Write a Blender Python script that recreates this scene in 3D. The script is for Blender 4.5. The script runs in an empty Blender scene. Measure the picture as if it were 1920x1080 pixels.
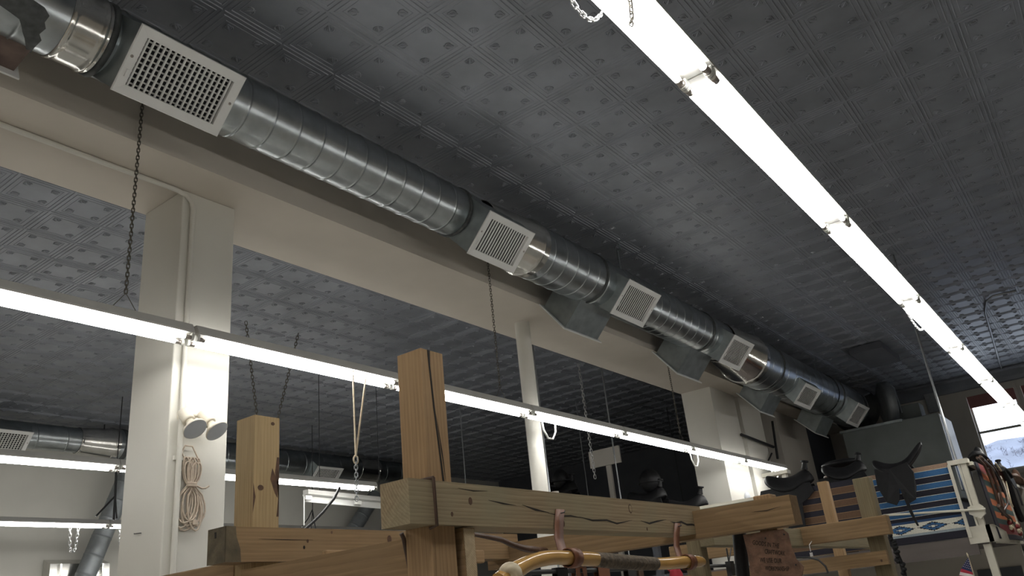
import bpy, bmesh, math, random
import numpy as np
from mathutils import Vector, Matrix
random.seed(7)
scn = bpy.context.scene
COL = scn.collection

# ------------------------------------------------------------------ camera, world, exposure
F = 1513.0
EYE = Vector((0, 0, 1.6))
_dx = Vector((1193, 493, F)).normalized()
_dz = Vector((-400, -3678, F)); _dz = (_dz - _dx * _dz.dot(_dx)).normalized()
_dy = _dz.cross(_dx)
RM = Matrix((_dx, _dy, _dz))                       # photo axes -> room axes
cam = bpy.data.cameras.new('camera'); cam_o = bpy.data.objects.new('camera', cam); COL.objects.link(cam_o)
cam.sensor_width = 36; cam.lens = 36 * F / 1920; cam.clip_end = 500; cam.clip_start = 0.05
_r, _d, _f = RM.col[0], RM.col[1], RM.col[2]
M = Matrix(((_r[0], -_d[0], -_f[0], 0), (_r[1], -_d[1], -_f[1], 0), (_r[2], -_d[2], -_f[2], 1.6), (0, 0, 0, 1)))
cam_o.matrix_world = M
scn.camera = cam_o

w = bpy.data.worlds.new('overcast'); scn.world = w; w.use_nodes = True
w.node_tree.nodes['Background'].inputs[0].default_value = (0.86, 0.92, 1.0, 1)
w.node_tree.nodes['Background'].inputs[1].default_value = 3.2
scn.view_settings.view_transform = 'Standard'; scn.view_settings.look = 'None'
scn.view_settings.gamma = 1; scn.view_settings.use_curve_mapping = False
scn.view_settings.exposure = 0.1
TUBE_POWER = 30.0
scn.cycles.use_denoising = True
scn.cycles.max_bounces = 8
scn.cycles.sample_clamp_indirect = 6

def pix(px, py, X=None, Y=None, Z=None):
    """the point of the room seen at a photo position, on a wall, beam or ceiling plane"""
    v = RM @ Vector(((px - 960) / F, (py - 540) / F, 1))
    t = (X - EYE.x) / v.x if X is not None else (Y - EYE.y) / v.y if Y is not None else (Z - EYE.z) / v.z
    return EYE + v * t

# ------------------------------------------------------------------ materials
def new_mat(name):
    m = bpy.data.materials.new(name); m.use_nodes = True
    nt = m.node_tree; b = nt.nodes['Principled BSDF']
    return m, nt, b
def N(nt, t, **kw):
    n = nt.nodes.new(t)
    for k, v in kw.items(): setattr(n, k, v)
    return n
def paint(name, col, rough=.6, metal=0, var=.08, scale=6, bump=0, bscale=40, stretch=(1, 1, 1), spec=.5, col2=None):
    m, nt, b = new_mat(name)
    tc = N(nt, 'ShaderNodeTexCoord'); mp = N(nt, 'ShaderNodeMapping')
    mp.inputs['Scale'].default_value = stretch
    nt.links.new(tc.outputs['Object'], mp.inputs[0])
    no = N(nt, 'ShaderNodeTexNoise'); no.inputs['Scale'].default_value = scale; no.inputs['Detail'].default_value = 5
    nt.links.new(mp.outputs[0], no.inputs[0])
    cr = N(nt, 'ShaderNodeValToRGB')
    a = [c * (1 - var) for c in col]; d = [min(1, c * (1 + var)) for c in (col2 or col)]
    cr.color_ramp.elements[0].position = .3; cr.color_ramp.elements[1].position = .7
    cr.color_ramp.elements[0].color = (*a, 1); cr.color_ramp.elements[1].color = (*d, 1)
    nt.links.new(no.outputs[0], cr.inputs[0]); nt.links.new(cr.outputs[0], b.inputs['Base Color'])
    b.inputs['Roughness'].default_value = rough; b.inputs['Metallic'].default_value = metal
    b.inputs['Specular IOR Level'].default_value = spec
    if bump:
        n2 = N(nt, 'ShaderNodeTexNoise'); n2.inputs['Scale'].default_value = bscale; n2.inputs['Detail'].default_value = 6
        nt.links.new(mp.outputs[0], n2.inputs[0])
        bp = N(nt, 'ShaderNodeBump'); bp.inputs['Strength'].default_value = bump; bp.inputs['Distance'].default_value = .01
        nt.links.new(n2.outputs[0], bp.inputs['Height']); nt.links.new(bp.outputs[0], b.inputs['Normal'])
    return m
def emit(name, col, s):
    m, nt, b = new_mat(name)
    b.inputs['Base Color'].default_value = (.8, .8, .8, 1)
    b.inputs['Emission Color'].default_value = (*col, 1); b.inputs['Emission Strength'].default_value = s
    return m
def wood(name, c1, c2, c3, rough=.72, ring=22.0, dist=3.0, centre=(0, .10, -.13)):
    """sawn pine: growth rings round a pith that lies off the timber's own length axis"""
    m, nt, b = new_mat(name); L = nt.links
    tc = N(nt, 'ShaderNodeTexCoord')
    oi = N(nt, 'ShaderNodeObjectInfo')
    mp = N(nt, 'ShaderNodeMapping'); mp.inputs['Location'].default_value = centre; mp.inputs['Scale'].default_value = (.12, 1, 1)
    L.new(tc.outputs['Object'], mp.inputs[0])
    ad = N(nt, 'ShaderNodeVectorMath', operation='MULTIPLY_ADD')
    cx = N(nt, 'ShaderNodeCombineXYZ'); L.new(oi.outputs['Random'], cx.inputs[0])
    m2 = N(nt, 'ShaderNodeMath', operation='MULTIPLY'); m2.inputs[1].default_value = .09
    L.new(oi.outputs['Random'], m2.inputs[0]); L.new(m2.outputs[0], cx.inputs[1])
    ad.inputs[1].default_value = (1, 1, 1)
    L.new(mp.outputs[0], ad.inputs[0]); L.new(cx.outputs[0], ad.inputs[2])
    wv = N(nt, 'ShaderNodeTexWave', wave_type='RINGS', rings_direction='X', wave_profile='SAW')
    wv.inputs['Scale'].default_value = ring; wv.inputs['Distortion'].default_value = dist
    wv.inputs['Detail'].default_value = 3; wv.inputs['Detail Scale'].default_value = 1.4
    L.new(ad.outputs[0], wv.inputs[0])
    fine = N(nt, 'ShaderNodeTexNoise'); fine.inputs['Scale'].default_value = 55; fine.inputs['Detail'].default_value = 8
    mp2 = N(nt, 'ShaderNodeMapping'); mp2.inputs['Scale'].default_value = (.06, 1, 1); L.new(tc.outputs['Object'], mp2.inputs[0])
    L.new(mp2.outputs[0], fine.inputs[0])
    big = N(nt, 'ShaderNodeTexNoise'); big.inputs['Scale'].default_value = 3.5; big.inputs['Detail'].default_value = 3
    L.new(tc.outputs['Object'], big.inputs[0])
    cr = N(nt, 'ShaderNodeValToRGB')
    cr.color_ramp.elements[0].position = 0; cr.color_ramp.elements[0].color = (*c1, 1)
    cr.color_ramp.elements[1].position = 1; cr.color_ramp.elements[1].color = (*c2, 1)
    L.new(wv.outputs['Fac'], cr.inputs[0])
    mx = N(nt, 'ShaderNodeMix', data_type='RGBA', blend_type='MULTIPLY'); mx.inputs[0].default_value = .45
    fr = N(nt, 'ShaderNodeValToRGB'); fr.color_ramp.elements[0].position = .3; fr.color_ramp.elements[0].color = (.45, .42, .4, 1)
    fr.color_ramp.elements[1].position = .65; L.new(fine.outputs[0], fr.inputs[0])
    L.new(cr.outputs[0], mx.inputs[6]); L.new(fr.outputs[0], mx.inputs[7])
    m3 = N(nt, 'ShaderNodeMix', data_type='RGBA'); br = N(nt, 'ShaderNodeValToRGB')
    br.color_ramp.elements[0].position = .42; br.color_ramp.elements[0].color = (0, 0, 0, 1)
    br.color_ramp.elements[1].position = .72; br.color_ramp.elements[1].color = (.6, .6, .6, 1)
    L.new(big.outputs[0], br.inputs[0]); L.new(br.outputs[0], m3.inputs[0])
    L.new(mx.outputs[2], m3.inputs[6]); m3.inputs[7].default_value = (*c3, 1)
    L.new(m3.outputs[2], b.inputs['Base Color'])
    b.inputs['Roughness'].default_value = rough; b.inputs['Specular IOR Level'].default_value = .25
    bp = N(nt, 'ShaderNodeBump'); bp.inputs['Strength'].default_value = .25; bp.inputs['Distance'].default_value = .004
    L.new(fine.outputs[0], bp.inputs['Height']); L.new(bp.outputs[0], b.inputs['Normal'])
    return m

MT = {}
MT['tin'] = paint('grey painted tin', (.235, .25, .282), .40, .35, .14, 2.2, .12, 14)
MT['cream'] = paint('cream wall paint', (.60, .55, .48), .75, 0, .03, 2, .06, 30)
MT['pillarw'] = paint('off white gloss paint', (.66, .64, .58), .5, 0, .02, 2, .05, 25)
MT['wallg'] = paint('pale wall paint', (.60, .585, .53), .8, 0, .03, 1.5, .05, 30)
MT['dimwall'] = paint('taupe wall paint', (.50, .47, .42), .8, 0, .05, 2, .05, 30)
MT['darkwall'] = paint('charcoal paint and unlit dark', (.085, .09, .105), .8, 0, .1, 2)  # also carries the missing light at the left bay's end
MT['floor'] = paint('pale worn vinyl floor', (.46, .45, .42), .5, 0, .12, 2, .05, 20)
MT['galv'] = paint('galvanised spiral steel', (.40, .43, .44), .29, 1, .16, 5)
MT['sheet'] = paint('bright sheet steel', (.62, .61, .58), .17, 1, .10, 5)
MT['galvd'] = paint('dull galvanised sheet', (.36, .40, .41), .42, .9, .16, 6)
MT['galvp'] = paint('weathered galvanised branch', (.27, .29, .30), .5, .45, .12, 6)
MT['mastic'] = paint('dark grey duct sealant', (.06, .065, .065), .7, 0, .3, 20)
MT['brownrefl'] = paint('sheet with brown reflection', (.14, .10, .085), .6, .2, .3, 9)  # brown reflection on a galvanised take-off, put into its base colour
MT['white'] = paint('white enamel', (.74, .74, .72), .38, 0, .02, 4)
MT['whited'] = paint('white enamel housing', (.62, .61, .58), .45, 0, .05, 4)
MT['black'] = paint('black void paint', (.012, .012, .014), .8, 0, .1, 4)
MT['plast'] = paint('white plastic', (.72, .72, .68), .4, 0, .03, 6)
MT['cap'] = paint('brushed lamp cap', (.42, .38, .35), .3, 1, .1, 20)
MT['tube'] = emit('lit fluorescent tube', (1.0, .99, .955), TUBE_POWER)
MT['chain'] = paint('dark steel chain', (.16, .145, .12), .45, .8, .2, 60)
MT['chainb'] = paint('bright steel chain', (.6, .6, .6), .3, 1, .1, 60)
MT['wire'] = paint('black cable', (.02, .02, .022), .5, 0, .1, 30)
MT['cord'] = paint('beige flex', (.52, .43, .34), .55, 0, .1, 30)
MT['string'] = paint('tan cord', (.62, .52, .38), .8, 0, .1, 60)
MT['lamp'] = paint('frosted reflector glass', (.50, .52, .55), .35, 0, .03, 10)
MT['lampside'] = paint('ivory lamp body', (.70, .65, .55), .45, 0, .04, 10)
MT['hvac'] = paint('grey green cabinet paint', (.17, .19, .186), .55, .1, .10, 2.5)
MT['steel'] = paint('grey steel', (.3, .31, .32), .4, .9, .1, 20)
MT['woodA'] = wood('weathered green pine', (.36, .28, .175), (.25, .185, .11), (.25, .23, .15), ring=30)
MT['woodB'] = wood('brown cedar toned pine', (.38, .25, .135), (.29, .185, .095), (.33, .22, .12))
MT['woodC'] = wood('golden pine', (.29, .19, .10), (.225, .145, .072), (.245, .165, .09))
MT['woodD'] = wood('pale yellow pine', (.22, .18, .11), (.18, .145, .085), (.165, .145, .09))
MT['woodE'] = wood('buff pine', (.40, .29, .155), (.32, .225, .115), (.34, .255, .14))
MT['endgrain'] = wood('pale end grain', (.62, .52, .36), (.30, .22, .13), (.5, .4, .26), ring=48, dist=1.5)
MT['crack'] = paint('dark crack', (.012, .008, .005), .9, 0, .2, 30)
MT['knot'] = paint('dark knot and pitch', (.075, .035, .016), .7, 0, .4, 30)
MT['weath'] = paint('grey weathered end', (.095, .075, .045), .85, 0, .35, 18, .3, 60)
MT['stick'] = paint('varnished yellow wood', (.47, .275, .09), .16, 0, .18, 9, .15, 18, (.4, 1, 1))
MT['bark'] = paint('dark bark', (.10, .075, .05), .8, 0, .45, 50, .8, 70)
MT['cut'] = paint('pale cut wood', (.62, .53, .37), .5, 0, .15, 30)
MT['strap'] = paint('tan leather', (.155, .054, .023), .5, 0, .14, 12, .15, 80)
MT['leather'] = paint('brown stamped leather', (.16, .085, .052), .55, 0, .35, 22, .5, 60)
MT['leatherd'] = paint('dark brown leather', (.075, .04, .025), .45, 0, .3, 15, .2, 60)
MT['blackl'] = paint('black leather', (.009, .009, .010), .5, 0, .2, 15, .2, 50, spec=.2)
MT['red'] = paint('red cloth', (.33, .015, .03), .8, 0, .1, 20)
MT['loftw'] = paint('aged white woodwork', (.60, .57, .48), .55, 0, .06, 5, .1, 20)
MT['loftd'] = paint('unpainted grey brown plank', (.115, .098, .09), .8, 0, .2, 5, .1, 20, (1, .2, 1))
for k, c in dict(bl=(.03, .11, .25), bk=(.012, .011, .02), wh=(.60, .58, .50), tn=(.30, .20, .14), nv=(.02, .05, .12), gy=(.24, .28, .30),
                 org=(.55, .16, .06), grn=(.02, .06, .055), mar=(.22, .03, .03), brn=(.105, .058, .032), tan2=(.18, .115, .06)).items():
    MT['y_' + k] = paint('wool ' + k, c, .9, 0, .12, 60, .3, 120)
MT['flagr'] = paint('flag red', (.35, .02, .04), .8, 0, .05, 20)
MT['flagb'] = paint('flag navy', (.02, .025, .08), .8, 0, .05, 20)
MT['flagw'] = paint('flag white', (.62, .58, .56), .8, 0, .05, 20)
MT['shade'] = paint('faded red roller blind', (.30, .13, .12), .8, 0, .08, 20)
MT['hill'] = paint('snowy wooded hillside', (.20, .22, .28), .9, 0, .25, .25)
MT['tree'] = paint('bare winter trees', (.17, .17, .215), .9, 0, .2, 2)
MT['paper'] = paint('white paper', (.72, .72, .72), .7, 0, .02, 5)
MT['bluetape'] = paint('blue edge', (.03, .07, .16), .5, 0, .02, 5)
def glass():
    m, nt, b = new_mat('window glass'); nt.nodes.remove(b)
    t = N(nt, 'ShaderNodeBsdfTransparent'); t.inputs[0].default_value = (.93, .95, .97, 1)
    g = N(nt, 'ShaderNodeBsdfGlossy'); g.inputs['Roughness'].default_value = .03
    x = N(nt, 'ShaderNodeMixShader'); x.inputs[0].default_value = .06
    nt.links.new(t.outputs[0], x.inputs[1]); nt.links.new(g.outputs[0], x.inputs[2])
    nt.links.new(x.outputs[0], nt.nodes['Material Output'].inputs[0]); return m
MT['glass'] = glass()

# ------------------------------------------------------------------ mesh builder
ORG = {}
class MB:
    def __init__(s): s.v = []; s.f = []; s.m = []; s.sm = []
    def add(s, vs, fs, mi=0, smooth=False):
        n = len(s.v); s.v += [tuple(p) for p in vs]
        for f in fs: s.f.append([i + n for i in f]); s.m.append(mi); s.sm.append(smooth)
        return s
    def box(s, lo, hi, mi=0):
        (a, b, c), (d, e, g) = lo, hi
        vs = [(a, b, c), (d, b, c), (d, e, c), (a, e, c), (a, b, g), (d, b, g), (d, e, g), (a, e, g)]
        return s.add(vs, [(0, 3, 2, 1), (4, 5, 6, 7), (0, 1, 5, 4), (1, 2, 6, 5), (2, 3, 7, 6), (3, 0, 4, 7)], mi)
    def obox(s, c, ax, half, mi=0):
        """box round c with axes ax (three vectors) and half sizes"""
        c = Vector(c); A = [Vector(a).normalized() * h for a, h in zip(ax, half)]
        vs = [c + A[0] * i + A[1] * j + A[2] * k for k in (-1, 1) for i, j in ((-1, -1), (1, -1), (1, 1), (-1, 1))]
        return s.add(vs, [(0, 3, 2, 1), (4, 5, 6, 7), (0, 1, 5, 4), (1, 2, 6, 5), (2, 3, 7, 6), (3, 0, 4, 7)], mi)
    def prism(s, poly, off, mi=0):
        n = len(poly); off = Vector(off); a = [Vector(p) for p in poly]; b = [p + off for p in a]
        return s.add(a + b, [list(range(n))[::-1], list(range(n, 2 * n))] + [(i, (i + 1) % n, n + (i + 1) % n, n + i) for i in range(n)], mi)
    def loft(s, rings, mi=0, smooth=True, close=True, caps=True):
        n = len(rings[0]); vs = [p for r in rings for p in r]; fs = []
        for k in range(len(rings) - 1):
            for i in range(n if close else n - 1):
                j = (i + 1) % n; fs.append((k * n + i, k * n + j, (k + 1) * n + j, (k + 1) * n + i))
        s.add(vs, fs, mi, smooth)
        if caps and close:
            s.add(rings[0], [list(range(n))[::-1]], mi); s.add(rings[-1], [list(range(n))], mi)
        return s
    def tube(s, path, r, n=8, mi=0, caps=True, closed=False):
        P = [Vector(p) for p in path]; rings = []; up = None
        for i, p in enumerate(P):
            if closed: t = P[(i + 1) % len(P)] - P[i - 1]
            else: t = P[min(i + 1, len(P) - 1)] - P[max(i - 1, 0)]
            t.normalize()
            if up is None: up = t.orthogonal().normalized()
            up = (up - t * up.dot(t)); up = up.normalized() if up.length > 1e-6 else t.orthogonal().normalized()
            q = t.cross(up); rr = r[i] if isinstance(r, (list, tuple)) else r
            rings.append([p + (up * math.cos(a) + q * math.sin(a)) * rr for a in [2 * math.pi * k / n for k in range(n)]])
        if closed: rings.append(rings[0])
        return s.loft(rings, mi, True, True, caps and not closed)
    def lathe(s, prof, c, ax, n=32, mi=0, a0=0, caps=False):
        """prof = (distance along ax, radius)"""
        ax = Vector(ax).normalized(); u = ax.orthogonal().normalized(); q = ax.cross(u); c = Vector(c)
        rings = [[c + ax * d + (u * math.cos(a) + q * math.sin(a)) * r for a in [a0 + 2 * math.pi * k / n for k in range(n)]] for d, r in prof]
        return s.loft(rings, mi, True, True, caps)
    def blob(s, c, r, mi=0, n=16, k=10, f=None):
        c = Vector(c); rings = []
        for j in range(k + 1):
            t = math.pi * j / k
            ring = []
            for i in range(n):
                a = 2 * math.pi * i / n
                d = Vector((math.sin(t) * math.cos(a), math.sin(t) * math.sin(a), -math.cos(t)))
                if f: d = Vector(f(d))
                ring.append(c + Vector((d.x * r[0], d.y * r[1], d.z * r[2])))
            rings.append(ring)
        return s.loft(rings, mi, True, True, False)
    def build(s, name, mats, parent=None, origin=None, bevel=0, solid=0, sub=0):
        me = bpy.data.meshes.new(name)
        if origin is None:
            if parent is not None: origin = ORG[parent]
            else:
                a = np.array(s.v); origin = Vector(((a[:, 0].min() + a[:, 0].max()) / 2, (a[:, 1].min() + a[:, 1].max()) / 2, a[:, 2].min()))
        o_ = Vector(origin)
        me.from_pydata([(v[0] - o_.x, v[1] - o_.y, v[2] - o_.z) for v in s.v], [], s.f)
        for m in (mats if isinstance(mats, (list, tuple)) else [mats]): me.materials.append(MT[m])
        me.polygons.foreach_set('material_index', s.m); me.polygons.foreach_set('use_smooth', s.sm)
        me.update()
        o = bpy.data.objects.new(name, me); COL.objects.link(o); ORG[o] = o_
        if parent is not None:
            o.parent = parent; o.location = o_ - ORG[parent]
        else: o.location = o_
        if bevel:
            b = o.modifiers.new('bevel', 'BEVEL'); b.width = bevel; b.segments = 2; b.limit_method = 'ANGLE'; b.angle_limit = .6
        if solid:
            b = o.modifiers.new('solid', 'SOLIDIFY'); b.thickness = solid; b.offset = 0
        if sub:
            b = o.modifiers.new('sub', 'SUBSURF'); b.levels = sub; b.render_levels = sub
        return o
def tag(o, label, cat, group=None, kind=None):
    o['label'] = label; o['category'] = cat
    if group: o['group'] = group
    if kind: o['kind'] = kind
    return o
def thing(name, label, cat, loc, group=None):
    o = bpy.data.objects.new(name, None); COL.objects.link(o); o.location = loc; ORG[o] = Vector(loc)
    o.empty_display_size = .1
    return tag(o, label, cat, group)
def struct(o):
    o['kind'] = 'structure'; return o
def copy_tree(o, parent=None):
    c = o.copy(); COL.objects.link(c)
    if parent is not None: c.parent = parent
    ORG[c] = ORG.get(o, Vector())
    for ch in list(o.children): copy_tree(ch, c)
    return c

# ------------------------------------------------------------------ room shell
CEIL = 6.6; XB, XE, YR, YF = -4.0, 25.5, -7.0, 19.3
SOF, BY0, BY1 = 5.8, 5.97, 7.12
struct(MB().box((XB, YR, -.1), (XE, YF, 0)).build('floor', 'floor'))
# pressed tin ceiling: one embossed panel repeated over the whole ceiling
def tin_panel(S=.61):
    b = MB()
    prof = [(0, .008), (.007, .008), (.012, .001), (.034, 0), (.040, .006), (.046, .006), (.052, 0), (.086, 0), (.091, .004), (.096, 0)]
    us = [p[0] for p in prof] + [S / 2] + [S - p[0] for p in reversed(prof)]
    def h(d):
        for (a, ha), (c, hc) in zip(prof, prof[1:]):
            if a <= d <= c: return ha + (hc - ha) * (d - a) / (c - a)
        return 0
    n = len(us)
    vs = [(x, y, -h(min(x, y, S - x, S - y))) for y in us for x in us]
    b.add(vs, [(j * n + i, j * n + n + i, j * n + n + i + 1, j * n + i + 1) for j in range(n - 1) for i in range(n - 1)])
    # scrolls and leaves pressed into the corners
    for cx, cy, sx, sy in ((0, 0, 1, 1), (S, 0, -1, 1), (0, S, 1, -1), (S, S, -1, -1)):
        for sw in (0, 1):
            pts = []
            for k in range(9):
                t = k / 8; a = math.radians(200 - 330 * t); r = .046 * (1 - .62 * t)
                p = (.165 + r * math.cos(a), .142 + r * math.sin(a))
                if sw: p = (p[1], p[0])
                pts.append((cx + sx * p[0], cy + sy * p[1], -.001))
            b.tube(pts, [.0085] * 7 + [.006, .004], 5, caps=False)
        b.tube([(cx + sx * .125, cy + sy * .125, -.001), (cx + sx * .15, cy + sy * .15, -.004), (cx + sx * .19, cy + sy * .19, -.001)], [.005, .017, .003], 6, caps=False)
    return b
X0 = .099 - .61 * 7; Y0 = -.05 - .61 * 11
b = tin_panel(); b.v = [(x + X0, y + Y0, z + CEIL) for x, y, z in b.v]
ceil = struct(b.build('ceiling', 'tin', origin=(X0, Y0, CEIL)))
for cnt, off in ((49, (.61, 0, 0)), (43, (0, .61, 0))):
    a = ceil.modifiers.new('repeat', 'ARRAY'); a.count = cnt; a.use_relative_offset = False; a.use_constant_offset = True
    a.constant_offset_displace = off
struct(MB().box((XB - .2, YR, 0), (XB, YF, CEIL + .1)).build('wall_back', 'cream'))
struct(MB().box((XB, YR - .2, 0), (XE, YR, CEIL + .1)).build('wall_right', 'cream'))
struct(MB().box((XB, YF, 0), (XE, YF + .2, CEIL + .1)).build('wall_far', 'wallg'))
struct(MB().box((XB, YR, CEIL + .03), (XE, YF, CEIL + .12)).build('ceiling_deck', 'darkwall'))
# end wall round two windows; the left bay's unlit end is put in as dark colour
WZ0, WZ1 = 3.95, 6.05
WINS = [(1.56, 2.74), (.16, 1.40)]
b = MB(); ys = [YR, .16, 1.40, 1.56, 2.74, BY1]
b.box((XE, YR, 0), (XE + .25, BY1, WZ0)); b.box((XE, YR, WZ1), (XE + .25, BY1, CEIL + .1))
for a_, c_ in ((YR, .16), (1.40, 1.56), (2.74, BY1)): b.box((XE, a_, WZ0), (XE + .25, c_, WZ1))
struct(b.build('wall_end', 'dimwall'))
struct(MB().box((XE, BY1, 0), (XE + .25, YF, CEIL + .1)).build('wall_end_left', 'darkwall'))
b = MB()
b.prism([(XE, YR, 6.24), (XE - .05, YR, 6.26), (XE - .10, YR, 6.36), (XE - .2, YR, 6.5), (XE - .3, YR, 6.54), (XE - .3, YR, 6.585), (XE, YR, 6.585)], (0, BY1 - YR, 0))
for k in range(24):
    y = -2.5 + k * .36
    b.tube([(XE - .12, y + .13 * math.cos(a), 6.40 + .06 * math.sin(a)) for a in [i * math.pi / 6 for i in range(8)]], .012, 4)
struct(b.build('trim_1', 'tin'))
for i, (ya, yb) in enumerate(WINS):
    b = MB(); X = XE - .03
    b.box((X, yb, WZ0 - .1), (XE + .02, yb + .16 if i == 0 else yb + .06, WZ1 + .16)); b.box((X, ya - (.06 if i == 0 else .16), WZ0 - .1), (XE + .02, ya, WZ1 + .16))
    b.box((X, ya, WZ1), (XE + .02, yb, WZ1 + .16)); b.box((X - .06, ya - .1, WZ0 - .12), (XE + .02, yb + .1, WZ0))
    wf = struct(b.build('window_%d' % (i + 1), 'dimwall'))
    for nm, z0, z1, xx in (('sash', 5.02, WZ1, XE + .12), ('sash', WZ0, 5.08, XE + .08)):
        s_ = MB()
        for lo, hi in (((xx, ya, z0), (xx + .04, ya + .05, z1)), ((xx, yb - .05, z0), (xx + .04, yb, z1)), ((xx, ya, z0), (xx + .04, yb, z0 + .06)), ((xx, ya, z1 - .06), (xx + .04, yb, z1))):
            s_.box(lo, hi)
        so = s_.build(nm, 'dimwall', wf)
        MB().box((xx + .015, ya + .04, z0 + .04), (xx + .022, yb - .04, z1 - .04)).build('pane', 'glass', so)
    tag(MB().box((XE - .01, ya + .01, WZ1 - .32), (XE + .02, yb - .01, WZ1 + .02)).build('window_blind', 'shade'),
        'faded red blind rolled up in the ' + ('window beside the grey air handler' if i == 0 else 'window at the right edge'), 'blind')
# the downstand beam on its square pillars and one round column
struct(MB().box((XB, BY0, SOF), (XE, BY1, CEIL)).build('beam', 'cream'))
struct(MB().box((3.845, 6.43, 0), (4.43, 7.1, SOF)).build('pillar', 'pillarw', bevel=.012))
struct(MB().lathe([(0, .115), (SOF, .115)], (9.70, 6.61, 0), (0, 0, 1), 32).build('column', 'pillarw'))
struct(MB().box((16.29, 6.43, 0), (17.62, 7.1, SOF)).build('pillar', 'pillarw'))
struct(MB().box((17.86, 6.43, 0), (19.15, 7.0, SOF)).build('pillar', 'pillarw'))
struct(MB().box((17.62, 6.95, 0), (20.2, 7.05, SOF)).build('wall_partition', 'darkwall'))  # dark panel painted in for the unlit openings between the pillars
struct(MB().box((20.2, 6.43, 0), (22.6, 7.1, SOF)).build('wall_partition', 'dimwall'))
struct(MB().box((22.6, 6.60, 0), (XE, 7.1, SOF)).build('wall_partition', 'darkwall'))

# ------------------------------------------------------------------ fluorescent strip fixtures
LIGHT_Z = 4.06; FL = 2.43
def make_fixture(lit=True):
    r = thing('hanging_strip_light', 'x', 'strip light', (0, 0, 0))
    h = MB()
    L0, L1 = .006, FL - .006
    h.prism([(L0, -.104, .034), (L0, -.104, .05), (L0, -.066, .125), (L0, .066, .125), (L0, .104, .05), (L0, .104, .034), (L0, .045, .026), (L0, -.045, .026)], (L1 - L0, 0, 0))
    h.build('housing', 'whited', r)
    for s in (-1, 1):
        t = MB().lathe([(.075, .0185), (FL - .075, .0185)], (0, s * .072, 0), (1, 0, 0), 12, caps=True).build('tube', 'tube' if lit else 'lamp', r)
        for x0, x1 in ((.022, .08), (FL - .08, FL - .022)):
            MB().lathe([(x0, .004), (x0, .0205), (x1, .0205), (x1, .017)], (0, s * .072, 0), (1, 0, 0), 12, caps=True).build('end_cap', 'cap', t)
        for x0 in (0.004, FL - .026):
            q = MB(); ring = []
            for a in range(9):
                an = math.pi + math.pi * a / 8
                ring.append((x0, s * .072 + .024 * math.cos(an), .0 + .024 * math.sin(an)))
            ring += [(x0, s * .072 + .024, .05), (x0, s * .072 - .024, .05)]
            q.prism(ring, (.022, 0, 0)).build('socket', 'plast', r)
    return r
fix0 = make_fixture()
used = [False]
def fixture(x, y, label, group, z=LIGHT_Z):
    if not used[0]: o = fix0; used[0] = True
    else: o = copy_tree(fix0)
    o.location = (x, y, z); ORG[o] = Vector((x, y, z)); tag(o, label, 'strip light', group); return o
ords = ['first', 'second', 'third', 'fourth', 'fifth', 'sixth', 'seventh', 'eighth', 'ninth', 'tenth']
GR, GL, G2, G3 = 'strip lights of the row over the right aisle', 'strip lights of the row in front of the cream beam', 'strip lights of the row beyond the beam', 'strip lights of the row by the far wall'
for k in range(-2, 8):
    x = 1.035 + FL * k
    fixture(x, 1.11, ('lit twin tube strip light behind the viewpoint, %s along' % ords[k + 2]) if k < 0 else
            'lit twin tube strip light, %s from the top edge in the upper right row' % ords[k], GR)
for k in range(-2, 7):
    x = 1.245 + 2.455 * k
    fixture(x, 5.93, ('lit twin tube strip light left of the view, %s along' % ords[k + 2]) if k < 0 else
            ('lit twin tube strip light at the right end of the long middle row' if k == 6 else
             'lit twin tube strip light, %s from the left in the long middle row' % ords[k]), GL)
for k in range(-1, 3):
    fixture(3.385 + 2.43 * k, 10.95, ('lit twin tube strip light left of the view beyond the beam' if k < 0 else
            'lit strip light, %s from the left in the row under the far duct' % ords[k]), G2)
for k in range(-1, 4):
    fixture(5.95 + 2.43 * k, 15.95, ('lit twin tube strip light left of the view by the far wall' if k < 0 else
            'lit strip light, %s from the left in the lowest row by the far wall' % ords[k]), G3)
# ------------------------------------------------------------------ chains, wires and cords
def chain_mesh(path, link=.045, rad=.0035, wdt=.010, seg=10, n=4):
    b = MB(); P = [Vector(p) for p in path]
    L = [0]
    for a, c in zip(P, P[1:]): L.append(L[-1] + (c - a).length)
    def at(s):
        for i in range(len(P) - 1):
            if s <= L[i + 1] + 1e-9:
                t = (s - L[i]) / max(1e-9, L[i + 1] - L[i]); return P[i].lerp(P[i + 1], t)
        return P[-1]
    step = link * .74; k = 0; s = 0
    while s + link <= L[-1] + 1e-6:
        a, c = at(s), at(s + link); t = (c - a).normalized(); u = t.orthogonal().normalized()
        q = t.cross(u); w_ = u if k % 2 else q; m = (a + c) / 2
        pts = []
        for i in range(seg):
            an = 2 * math.pi * i / seg; ca, sa = math.cos(an), math.sin(an)
            pts.append(m + t * (ca * wdt + (link / 2 - wdt) * (1 if ca > 0 else -1)) + w_ * sa * wdt)
        b.tube(pts, rad, n, closed=True); s += step; k += 1
    return b
def vee(x, y, z0, z1, dx=.12):
    """long chain to a wire bridle on the housing"""
    b = chain_mesh([(x, y, z0 + .16), (x, y, z1)], .05, .0042, .012)
    b.tube([(x - dx, y, z0), (x, y, z0 + .17), (x + dx, y, z0)], .004, 5)
    return b
TOPZ = LIGHT_Z + .115
def hang_chain(b, mat, label, name='hanging_chain', group=None): return tag(b.build(name, mat), label, 'chain', group)
hang_chain(vee(3.10, 5.93, TOPZ, CEIL), 'chain', 'dark chain hanging below the big air grille, left of the white pillar')
hang_chain(vee(8.05, 5.93, TOPZ, CEIL), 'chain', 'thin dark chain hanging below the second grille, left of the round column')
hang_chain(vee(13.25, 5.93, TOPZ, CEIL), 'chain', 'thin dark chain between the round column and the double pillar')
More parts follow.
